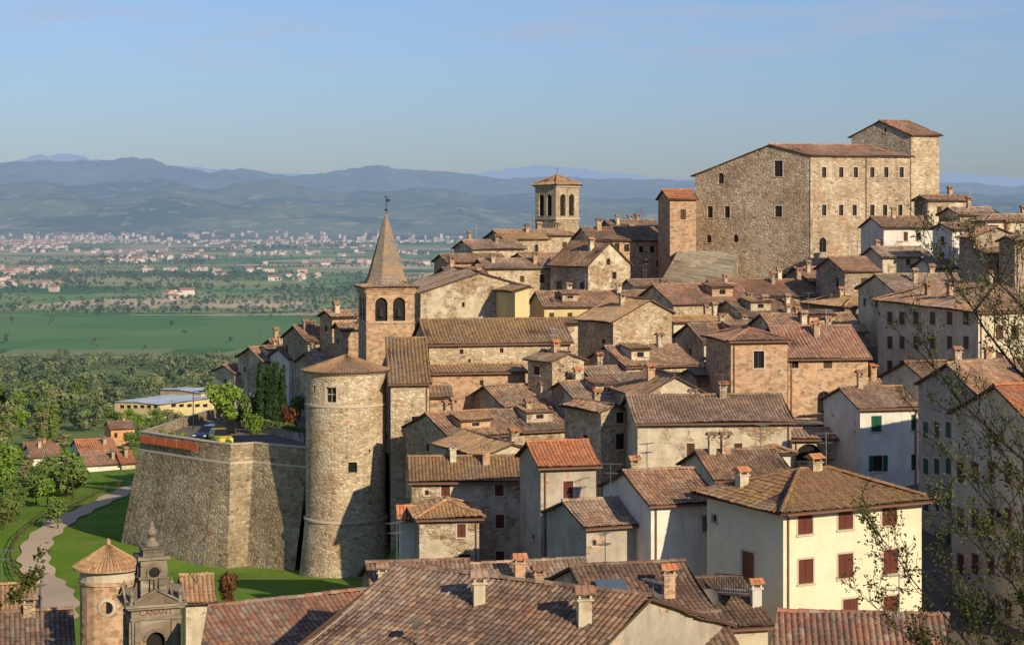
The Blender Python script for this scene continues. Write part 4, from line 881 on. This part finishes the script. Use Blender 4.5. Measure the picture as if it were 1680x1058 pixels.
def car(name,pos,ang,col,L=4.0,Hh=1.45):
    e=empty(name); e.location=pos; e.rotation_euler=(0,0,ang)
    paint=NT('car_paint_'+name,.25); paint.col(col); paint.b.inputs['Coat Weight'].default_value=.5; mb=MB(); W=.84
    pr=[(-L/2,.3),(-L/2,.75),(-L/2+.15,.88),(-L/2+.25,.95),(L*.22,.95),(L/2-.15,.78),(L/2,.6),(L/2,.3)]
    for (x0,z0),(x1,z1) in zip(pr,pr[1:]+pr[:1]):
        mb.poly([Vector((x0,-W,z0)),Vector((x1,-W,z1)),Vector((x1,W,z1)),Vector((x0,W,z0))],0)
    for s in (-1,1): mb.poly([Vector((x,s*W,z)) for x,z in pr],0)
    lo=[(-L/2+.12,.94),(L*.24,.94)]; hi=[(-L/2+.5,Hh),(L*.05,Hh)]; w1=.8;w2=.62
    mb.poly([Vector((hi[0][0],-w2,Hh)),Vector((hi[1][0],-w2,Hh)),Vector((hi[1][0],w2,Hh)),Vector((hi[0][0],w2,Hh))],0)
    for s in (-1,1): 
        mb.poly([Vector((lo[0][0],s*w1,.94)),Vector((lo[1][0],s*w1,.94)),Vector((hi[1][0],s*w2,Hh)),Vector((hi[0][0],s*w2,Hh))],0)
        k=.012*s; mid=-L*.08
        for xa,xb,ya,yb in ((lo[0][0]+.2,mid-.04,hi[0][0]+.12,mid-.04),(mid+.04,lo[1][0]-.15,mid+.04,hi[1][0]-.05)):
            mb.poly([Vector((xa,s*(w1-.02)+k,.99)),Vector((xb,s*(w1-.02)+k,.99)),Vector((yb,s*(w2+.03)+k,Hh-.08)),Vector((ya,s*(w2+.03)+k,Hh-.08))],1)
    mb.poly([Vector((lo[1][0],-w1,.94)),Vector((lo[1][0],w1,.94)),Vector((hi[1][0],w2,Hh)),Vector((hi[1][0],-w2,Hh))],1); mb.poly([Vector((lo[0][0],w1,.94)),Vector((lo[0][0],-w1,.94)),Vector((hi[0][0],-w2,Hh)),Vector((hi[0][0],w2,Hh))],1)
    for s in (-1,1):
        mb.cbox((L/2-.03,s*.6,.6),.1,.3,.14,3); mb.cbox((-L/2+.03,s*.65,.65),.1,.22,.16,4)
    mb.cbox((L/2,0,.38),.06,.9,.1,2); mb.build('body',[paint.m,'glass','iron',simple('headlamp',(.7,.7,.7),.2),simple('tail_lamp',(.4,.02,.02),.3)],e)
    wb=MB()
    for x in (-L*.31,L*.31):
        for s in (-1,1):
            for i in range(16):
                t0,t1=2*math.pi*i/16,2*math.pi*(i+1)/16; c=Vector((x,s*.86,.31)); f=lambda t,r,y:c+Vector((math.cos(t)*r,y,math.sin(t)*r))
                wb.poly([f(t0,.31,-.2*s),f(t1,.31,-.2*s),f(t1,.31,.03*s),f(t0,.31,.03*s)],0); wb.poly([f(t0,.31,.03*s),f(t1,.31,.03*s),f(t1,.2,.035*s),f(t0,.2,.035*s)],0); wb.poly([f(t0,.2,.035*s),f(t1,.2,.035*s),c+Vector((0,.02*s,0))],1)
    wb.build('wheels',['iron','metal'],e)
car('parked_car',atz(343,722),-1.9,(.02,.025,.05)); car('parked_car',atz(362,729),-1.2,(.75,.55,.03),3.6,1.5); car('parked_car',atz(482,712,ZT+0.0)+Vector((0,30,.0)),-1.2,(.03,.05,.12)); car('parked_car',atz(352,718)+Vector((.4,3,0)),-1.8,(.02,.02,.02))
def lamp(u,v,h=5.,z=ZT):
    p=atz(u,v,z); e=empty('street_lamp'); mb=MB(); mb.lathe(p,[(.09,0),(.06,.6),(.04,h)],8); mb.box(p+Z*h,Vector((.8,0,0)),Vector((0,.05,0)),Z*.06); mb.cbox(p+Vector((.8,0,h-.08)),.5,.2,.12); mb.build('post',['iron'],e)
lamp(438,700); lamp(317,705,4.)
# ------------------------------------------------------------ slope: path, trees, lower houses
path=[hit(u,v) for u,v in ((300,770),(212,803),(172,822),(130,842),(95,860),(66,885),(54,915),(62,940),(84,962),(98,990),(92,1015),(70,1040))]
mb=MB(); w=1.4; sub=[]
for i in range(len(path)-1):
    for k in range(12): sub.append(path[i].lerp(path[i+1],k/12))
for _ in range(3): sub=[sub[0]]+[(sub[i-1]+sub[i]*2+sub[i+1])/4 for i in range(1,len(sub)-1)]+[sub[-1]]
pv=None
for i in range(len(sub)-1):
    t=(sub[i+1]-sub[i]); t.z=0; t.normalize(); n=Vector((-t.y,t.x,0)); ww=w*(1+.15*math.sin(i*.7)); row=[]
    for k in range(5): 
        p=sub[i]+n*ww*(k/2-1); row.append(Vector((p.x,p.y,gz(p.x,p.y)+.12)))
    if pv:
        for k in range(4): mb.poly([row[k],row[k+1],pv[k+1],pv[k]],0)
    pv=row
mb.build('dirt_path',[simple('path_gravel',(.62,.48,.31),.95,scale=.7,spec=0.)])
mb=MB()
for i in range(6,len(sub)-2,5):
    t=(sub[i+1]-sub[i]).normalized(); n=Vector((-t.y,t.x,0)); p=sub[i]-n*2.2; p.z=gz(p.x,p.y)
    if i>6:
        for z in (.5,.95): mb.box(p+Z*z,pq-p,Vector((.05,.05,0)),Z*.07)
    mb.cbox(p-Z*.2,.1,.1,1.3); pq=p
mb.build('wooden_fence',['wood'])
def onslope(u,v): return hit(u,v)
H('orange_house',onslope(190,732).y,170,182,221,22,704,735,'a','orange','t5',Md=9,sh='green',wins=[(190,714,5,8),(205,714,5,8)],nch=1)
H('white_house',onslope(150,757).y,110,132,192,22,743,760,'a','white','t4',Md=10,nch=1)
H('white_house',onslope(170,773).y,120,140,205,22,763,776,'a','white','t5',Md=9,nch=1)
H('white_house',onslope(60,765).y,40,52,100,22,750,768,'a','white','t5',Md=9,nch=1)
H('stone_house',onslope(60,750).y,30,42,90,22,740,752,'a','orange','t5',Md=9,nch=1)
H('white_house',onslope(205,770).y,190,200,222,22,760,772,'a','plast','t4',Md=8,nch=1)
H('stone_house',onslope(180,650).y,160,172,202,22,645,652,'a','plast','t5',Md=10,nch=0)
H('yellow_warehouse',dW,188,262,362,60,664,686,'a','yellow','panelroof',phi=60,pitch=2,nch=0,nant=0,auto=False,wins=[(200+i*11,667,7,5) for i in range(6)]+[(285+i*13,665,8,5) for i in range(5)],fine=False)
H('yellow_warehouse',dW+25,300,330,372,50,645,686,'a','yellow','panelroof',phi=50,pitch=2,nch=0,nant=0,auto=False,wins=[(345,655,8,4)],fine=False,Md=20)
for i in range(95):
    u=R.uniform(-60,235); v=R.uniform(700,835); 
    if u>140 and v>768: continue
    if 105<u<240 and 708<v<800: continue
    if 25<u<110 and 752<v<790: continue
    p=hit(u,v); 
    k=R.choice(['round','round','tall']); tree('tree',p,R.uniform(2.8,6.),k,R.choice(['leafB','leafB','leafO','leafA']),R.uniform(.9,1.3) if k=='round' else 1.7,n=1000,size=.034)
for i in range(75):
    u=R.uniform(-40,420); v=R.uniform(655,712); 
    if 165<u<380: continue
    p=hit(u,v); tree('tree',p,R.uniform(5,9),'round',R.choice(['leafB','leafO','leafB','leafA']),R.uniform(.9,1.3),n=1000,size=.034)
for u,v in ((200,700),(228,704),(245,712),(262,706),(150,702),(235,722),(290,700),(180,692),(210,694),(160,690),(255,698),(275,696),(140,700),(215,738),(232,735)):
    p=hit(u,v); tree('tree',p,R.uniform(3.5,5.),'round',R.choice(['leafB','leafO','leafA']),R.uniform(1,1.4),n=1000,size=.034)
p=hit(88,740); tree('poplar_tree',p,12,'cyp','leafB',1.6,n=1200,size=.03)
p=hit(370,995); tree('russet_shrub',p,(1000-935)/F*p.y,'bush','leafR',.6,n=1500,size=.04)
for u,v in ((95,868),(60,830),(30,850),(5,870)): p=hit(u,v); tree('tree',p,R.uniform(2.5,4.5),'round','leafB',1.,n=1000,size=.034)
# ------------------------------------------------------------ foreground brick turret and baroque bell tower
def turret():
    e=empty('brick_turret'); d=106; c=P(178,928,d); r=46/F*d; mb=MB(); g=gz(c.x,c.y)-1-c.z
    mb.lathe(c,[(r,g),(r,-.9),(r+.1,-.85),(r+.1,-.7),(r+.02,-.65)],20,0); mb.lathe(c,[(r+.02,-.65),(r+.02,-.1),(r+.2,0)],20,1); mb.build('walls',['brick','trim'],e)
    rb=MB(); R1=r+.4; n=52*4
    for i in range(n):
        t0=2*math.pi*i/n;t1=2*math.pi*(i+1)/n; k0=.06*math.sin(math.pi*(i%4)/4);k1=.06*math.sin(math.pi*((i+1)%4)/4)
        for j in range(6):
            ra=R1*(1-j/6);rb2=R1*(1-(j+1)/6); f=lambda t,q,z:c+Vector((q*math.cos(t),q*math.sin(t),z)); q=[f(t0,ra,.02+j*.2+k0),f(t1,ra,.02+j*.2+k1),f(t1,rb2,.22+j*.2+k1),f(t0,rb2,.22+j*.2+k0)]; uv=[(i/4+.01,j*1.)]*2+[(i/4+.2,j+.9)]*2
            rb.poly(q[:3] if j==5 else q,0,uv[:3] if j==5 else uv)
        rb.poly([f(t0,R1,-.06),f(t1,R1,-.06),f(t1,R1,.02+k1),f(t0,R1,.02+k0)],1); rb.poly([f(t0,r,-.06),f(t1,r,-.06),f(t1,R1,-.06),f(t0,R1,-.06)],1)
    rb.lathe(c+Z*1.2,[(.12,0),(.12,.2),(.05,.3),(0,.35)],8,1); rb.build('roof',['t3','brick'],e)
    ob=MB(); q=c+Vector((.25,-r-.02,-2.0))
    for i in range(20):
        t0,t1=2*math.pi*i/20,2*math.pi*(i+1)/20; f=lambda t,rr,y:q+Vector((math.cos(t)*rr,y,math.sin(t)*rr)); ob.poly([f(t0,.5,0),f(t1,.5,0),f(t1,.34,-.05),f(t0,.34,-.05)],0); ob.poly([f(t0,.34,.05),f(t1,.34,.05),q+Vector((0,.05,0))],1); ob.poly([f(t0,.5,.25),f(t1,.5,.25),f(t1,.5,0),f(t0,.5,0)],0)
    ob.build('round_window',['trim','dark'],e)
turret()
M['lime']=stone('limestone_carved',(.30,.25,.19),(.25,.21,.16),(.36,.30,.23),(.30,.25,.19),sx=.6,sy=1.5)
def campanile():
    e=empty('baroque_bell_tower'); d=88; c=P(249,1000,d); k=d/F; th=math.radians(20); a=Vector((math.cos(th),math.sin(th),0)); b=Vector((-a.y,a.x,0)); mb=MB(); wb=MB()
    zz=lambda v:CZ+(HV-v)/F*d
    W=98*k/ (a.x+abs(b.x))
    def ring(hw,z0,z1,m=0): mb.cbox((c.x,c.y,z0),2*hw,2*hw,z1-z0,m,th)
    h=W/2
    for (O_,dv,nn) in ((c-a*h-b*h,a,-b),(c-a*h+b*h,-b,-a),(c+a*h+b*h,-a,b),(c+a*h-b*h,b,a)):
        wall(mb,wb,Vector((O_.x,O_.y,0)),dv,W,zz(1058)-9,[(0,zz(1008)),(W,zz(1008))],nn,[(W*.3,W*.7,zz(1090),zz(1028),'ao')],frame=False)
        for f in (.06,.83): wb.box(Vector((O_.x,O_.y,zz(1058)-9))+dv*W*f+nn*.003,dv*W*.12,nn*.10,Z*(zz(1010)-zz(1058)+9),2)
        cc=Vector((O_.x,O_.y,0))+dv*W*.5; rr=W*.2; zc=zz(1028)-rr
        for i in range(10):
            t0,t1=math.pi*i/10,math.pi*(i+1)/10; f=lambda t,r_,y:cc+dv*(math.cos(t)*r_)+Z*(zc+math.sin(t)*r_)+nn*y
            wb.poly([f(t0,rr,.06),f(t1,rr,.06),f(t1,rr+.13,.06),f(t0,rr+.13,.06)],2); wb.poly([f(t0,rr+.13,.06),f(t1,rr+.13,.06),f(t1,rr+.13,0),f(t0,rr+.13,0)],2)
    ring(h+.08,zz(1008),zz(1003)); ring(h+.03,zz(1003)+.002,zz(990)); ring(h+.22,zz(990)+.002,zz(986)); ring(h+.32,zz(986)+.002,zz(982))
    for dv,nn in ((a,-b),(-b,-a),(-a,b),(b,a)):
        q=c+nn*(h+.2); q=Vector((q.x,q.y,zz(982)+.002)); w=h*.95
        mb.poly([q-dv*w,q+dv*w,q+dv*w+Z*.08,q+Z*.62,q-dv*w+Z*.08],0); t=-nn*.5
        mb.poly([q+dv*w+Z*.08,q+dv*w+Z*.08+t,q+Z*.62+t,q+Z*.62],0); mb.poly([q-dv*w+Z*.08,q+Z*.62,q+Z*.62+t,q-dv*w+Z*.08+t],0)
        for s in (-1,1):
            mb.box(q+dv*(s*w)+Z*.1+nn*.02,-dv*(s*w)+Z*.54,nn*.1,Z*.09,0)
        mb.lathe(Vector((c.x,c.y,0))+dv*(h*1.02)+nn*(h*1.02)+Z*zz(982),[(.14,0),(.1,.1),(.06,.25),(.12,.4),(.14,.52),(.05,.62),(.0,.8)],10,0)
    h2=h*.56
    ring(h2,zz(984),zz(912)); ring(h2+.1,zz(945),zz(942)); ring(h2+.14,zz(914),zz(909)); ring(h2*.8,zz(909)+.002,zz(897)); ring(h2*.95,zz(897),zz(894))
    for dv,nn in ((a,-b),(-b,-a),(-a,b),(b,a)):
        q=c+nn*(h2+.03); q=Vector((q.x,q.y,zz(938)+.1))
        for i in range(18):
            t0,t1=2*math.pi*i/18,2*math.pi*(i+1)/18; f=lambda t,r_,y:q+dv*(math.cos(t)*r_)+Z*(math.sin(t)*r_)+nn*y
            mb.poly([f(t0,.34,0),f(t1,.34,0),f(t1,.34,.06),f(t0,.34,.06)],0); mb.poly([f(t0,.34,.06),f(t1,.34,.06),f(t1,.25,.07),f(t0,.25,.07)],0); mb.poly([f(t0,.25,.03),f(t1,.25,.03),q+nn*.03],1)
        for s in (-1,1):
            base=Vector((c.x,c.y,zz(984)))+dv*(s*h2); mb.poly([base,base+dv*(s*.5),base+dv*(s*.42)+Z*.35,base+dv*(s*.18)+Z*.75,base+dv*(s*.1)+Z*1.4,base+Z*1.6],0)
            base2=base-nn*.2; mb.poly([base2,base2+dv*(s*.5),base2+dv*(s*.42)+Z*.35,base2+dv*(s*.18)+Z*.75,base2+dv*(s*.1)+Z*1.4,base2+Z*1.6],0)
    top=Vector((c.x,c.y,zz(894))); mb.lathe(top,[(.36,0),(.3,.15),(.16,.25),(.13,.35),(.22,.5),(.24,.62),(.16,.78),(.07,.9),(.1,.98),(.04,1.1),(0,1.15)],14,0)
    mb.build('masonry',['lime','dark'],e); wb.build('arches',['dark','lime','lime','lime','dark'],e)
    im=simple('inscription_red',(.20,.07,.045))
    for txt,dv,nn in (('CANANT',a,-b),('VICTORIA',-b,-a)):
        cu=bpy.data.curves.new('inscription','FONT'); cu.body=txt; cu.size=.36 if txt=='CANANT' else .34; cu.align_x='CENTER'; cu.extrude=.01; cu.materials.append(im)
        o=bpy.data.objects.new('inscription',cu); link(o,e); q=c+nn*(h+.05); o.location=Vector((q.x,q.y,zz(1002)+.05)); o.rotation_euler=(math.pi/2,0,math.atan2(dv.y,dv.x))
campanile()
# ------------------------------------------------------------ foreground trees: trunks stand beside the view, limbs reach in
def limbtree(name,base,top,rad,limbs,seed,twig=.5,leafn=3,leafs=.045,leafm='leafD',ntw=16):
    r=random.Random(seed); e=empty(name); cu=bpy.data.curves.new('branches','CURVE'); cu.dimensions='3D'; cu.bevel_depth=1.; cu.bevel_resolution=1; cu.materials.append(M['barkd']); tips=[]
    def spl(pts):
        sp=cu.splines.new('POLY'); sp.points.add(len(pts)-1)
        for k,(x,rr) in enumerate(pts): sp.points[k].co=(*x,1); sp.points[k].radius=max(rr,.0028)
    def twigs(p,d,L,rad,lv):
        pts=[(p.copy(),rad)]; q=p.copy(); dd=d.copy()
        for i in range(4):
            dd=(dd+Vector((r.uniform(-1,1),r.uniform(-1,1),r.uniform(-.5,1)))*.22).normalized(); q=q+dd*(L/4); pts.append((q.copy(),rad*(1-.2*(i+1))))
            if lv>0 and r.random()<.8: twigs(q,(dd+Vector((r.uniform(-1,1),r.uniform(-1,1),r.uniform(-.4,.9)))*.8).normalized(),L*r.uniform(.4,.65),rad*.6,lv-1)
            if lv<=1: tips.append(q.copy())
        spl(pts)
    base=Vector(base);top=Vector(top); n=10; tp=[]
    for i in range(n+1):
        f=i/n; p=base.lerp(top,f)+Vector((math.sin(f*5+seed)*.12,math.cos(f*4)*.12,0)); tp.append((p,rad*(1-.75*f)))
    spl(tp)
    for (tx,ty,tz,f,rr) in limbs:
        s=base.lerp(top,f); T=Vector((tx,ty,tz)); m=14; pts=[]; off=Vector((0,0,0))
        for i in range(m+1):
            g=i/m; off=off+Vector((r.uniform(-1,1),r.uniform(-1,1),r.uniform(-1,1)))*.035
            p=s.lerp(T,g)-Z*(math.sin(math.pi*g)*.18)+off*(1 if i else 0); pts.append((p,rr*(1-.85*g)))
        spl(pts)
        for i in range(3,m+1):
            for _ in range(max(1,int(ntw/8))):
                if r.random()<.75:
                    p,ra=pts[i]; d0=(pts[i][0]-pts[i-1][0]).normalized(); twigs(p,(d0*.8+Vector((r.uniform(-1,1),r.uniform(-1,1),r.uniform(-.4,1)))*.8).normalized(),twig*r.uniform(.5,1.2),max(.006,ra*.5),2)
    link(bpy.data.objects.new('branches',cu),e); V=[]
    for t in tips:
        for _ in range(leafn):
            if r.random()<.5: continue
            c=np.array(t)+NR.normal(size=3)*.035; u=NR.normal(size=3); u/=np.linalg.norm(u); w=np.cross(u,NR.normal(size=3)); w/=np.linalg.norm(w); s=leafs*r.uniform(.5,1.2)
            V+=[c,c+u*s*.5+w*s*.3,c+u*s,c+u*s*.5-w*s*.3]
    V=np.array(V); mesh_np('leaves',V,np.arange(len(V)).reshape(-1,4),M[leafm],e)
def lt(u,v,d): p=P(u,v,d); return (p.x,p.y,p.z)
limbtree('bare_tree',(7.9,24,89.5),(7.2,24,100.2),.10,[(*lt(1560,450,24),.72,.034),(*lt(1500,560,23.6),.62,.034),(*lt(1590,400,24.3),.78,.03),(*lt(1640,520,23.5),.7,.024),(*lt(1530,690,23.4),.5,.03),(*lt(1580,620,24),.55,.026),(*lt(1640,740,23.7),.5,.022)],3,.55,2,ntw=20)
limbtree('bare_tree',(7.4,22,89.5),(6.9,22,96.8),.09,[(*lt(1440,870,22),.55,.028),(*lt(1450,985,21.8),.45,.026),(*lt(1560,840,22.2),.7,.024),(*lt(1570,940,21.8),.6,.024),(*lt(1620,800,22),.8,.022),(*lt(1500,1040,22.2),.38,.024),(*lt(1600,1040,22.2),.42,.024),(*lt(1640,900,21.6),.7,.022)],8,.5,3,.05,ntw=20)
limbtree('leafy_foreground_tree',(-7.6,22,89.5),(-7.4,22,96.5),.08,[(*lt(35,945,22),.7,.016),(*lt(15,880,22),.8,.014)],5,.2,5,.07,ntw=8)
# ------------------------------------------------------------ light, sky, camera
EL,AZ=math.radians(23),math.radians(147)
sd=Vector((math.sin(AZ)*math.cos(EL),math.cos(AZ)*math.cos(EL),math.sin(EL)))
l=bpy.data.lights.new('sun','SUN'); l.energy=4.9; l.angle=math.radians(.5); l.color=(1,.84,.62); lo=link(bpy.data.objects.new('sun',l)); lo.rotation_euler=sd.to_track_quat('Z','Y').to_euler(); lo.location=(50,-50,200)
w=bpy.data.worlds.new('World'); SC.world=w; w.use_nodes=True; t=w.node_tree; bg=t.nodes['Background']
sky=t.nodes.new('ShaderNodeTexSky'); sky.sky_type='NISHITA'; sky.sun_disc=False; sky.sun_elevation=EL; sky.sun_rotation=AZ; sky.air_density=1.2; sky.dust_density=.6; sky.ozone_density=3.5; sky.altitude=400
def wn(ty,ins=None,**kw):
    x=t.nodes.new(ty)
    for k,v in kw.items(): setattr(x,k,v)
    for k,v in (ins or {}).items():
        if isinstance(v,bpy.types.NodeSocket): t.links.new(v,x.inputs[k])
        else: x.inputs[k].default_value=v
    return x
g=wn('ShaderNodeTexCoord').outputs['Generated']; sep=wn('ShaderNodeSeparateXYZ',{0:g})
mp=wn('ShaderNodeMapping',{'Vector':g,'Scale':(6.,6.,50.),'Location':(.62,0,.2),'Rotation':(0,-.06,0)}).outputs[0]
nz=wn('ShaderNodeTexNoise',{'Vector':mp,'Scale':1.2,'Detail':9.,'Roughness':.6}).outputs[0]
cl=wn('ShaderNodeMapRange',{0:nz,1:.44,2:.68,3:0.,4:.6},interpolation_type='SMOOTHSTEP').outputs[0]
hm=wn('ShaderNodeMapRange',{0:sep.outputs[2],1:.055,2:.10,3:.12,4:1.},interpolation_type='SMOOTHSTEP').outputs[0]
cf=wn('ShaderNodeMath',{0:cl,1:hm},operation='MULTIPLY').outputs[0]
hz=wn('ShaderNodeMapRange',{0:sep.outputs[2],1:.0,2:.13,3:0.,4:1.},interpolation_type='SMOOTHSTEP').outputs[0]
tc=wn('ShaderNodeMix',{0:hz,6:(.57,.68,1.03,1),7:(.76,.82,1.10,1)},data_type='RGBA').outputs[2]
tint=wn('ShaderNodeMix',{0:1.,6:sky.outputs[0],7:tc},data_type='RGBA',blend_type='MULTIPLY').outputs[2]
mx=wn('ShaderNodeMix',{0:cf,6:tint,7:(4.4,4.8,6.2,1)},data_type='RGBA').outputs[2]
t.links.new(mx,bg.inputs[0]); bg.inputs[1].default_value=.10
cam=bpy.data.cameras.new('camera'); co=link(bpy.data.objects.new('camera',cam)); co.location=(0,0,CZ); co.rotation_euler=(math.pi/2,0,0); cam.sensor_width=36; cam.lens=36*F/1680; cam.shift_y=-(529-350)/1680; cam.clip_end=60000; cam.clip_start=.5; SC.camera=co
SC.view_settings.view_transform='Standard'; SC.view_settings.look='None'; SC.view_settings.exposure=0
print('polys',sum(len(o.data.polygons) for o in bpy.data.objects if o.type=='MESH'),'dW',dW)
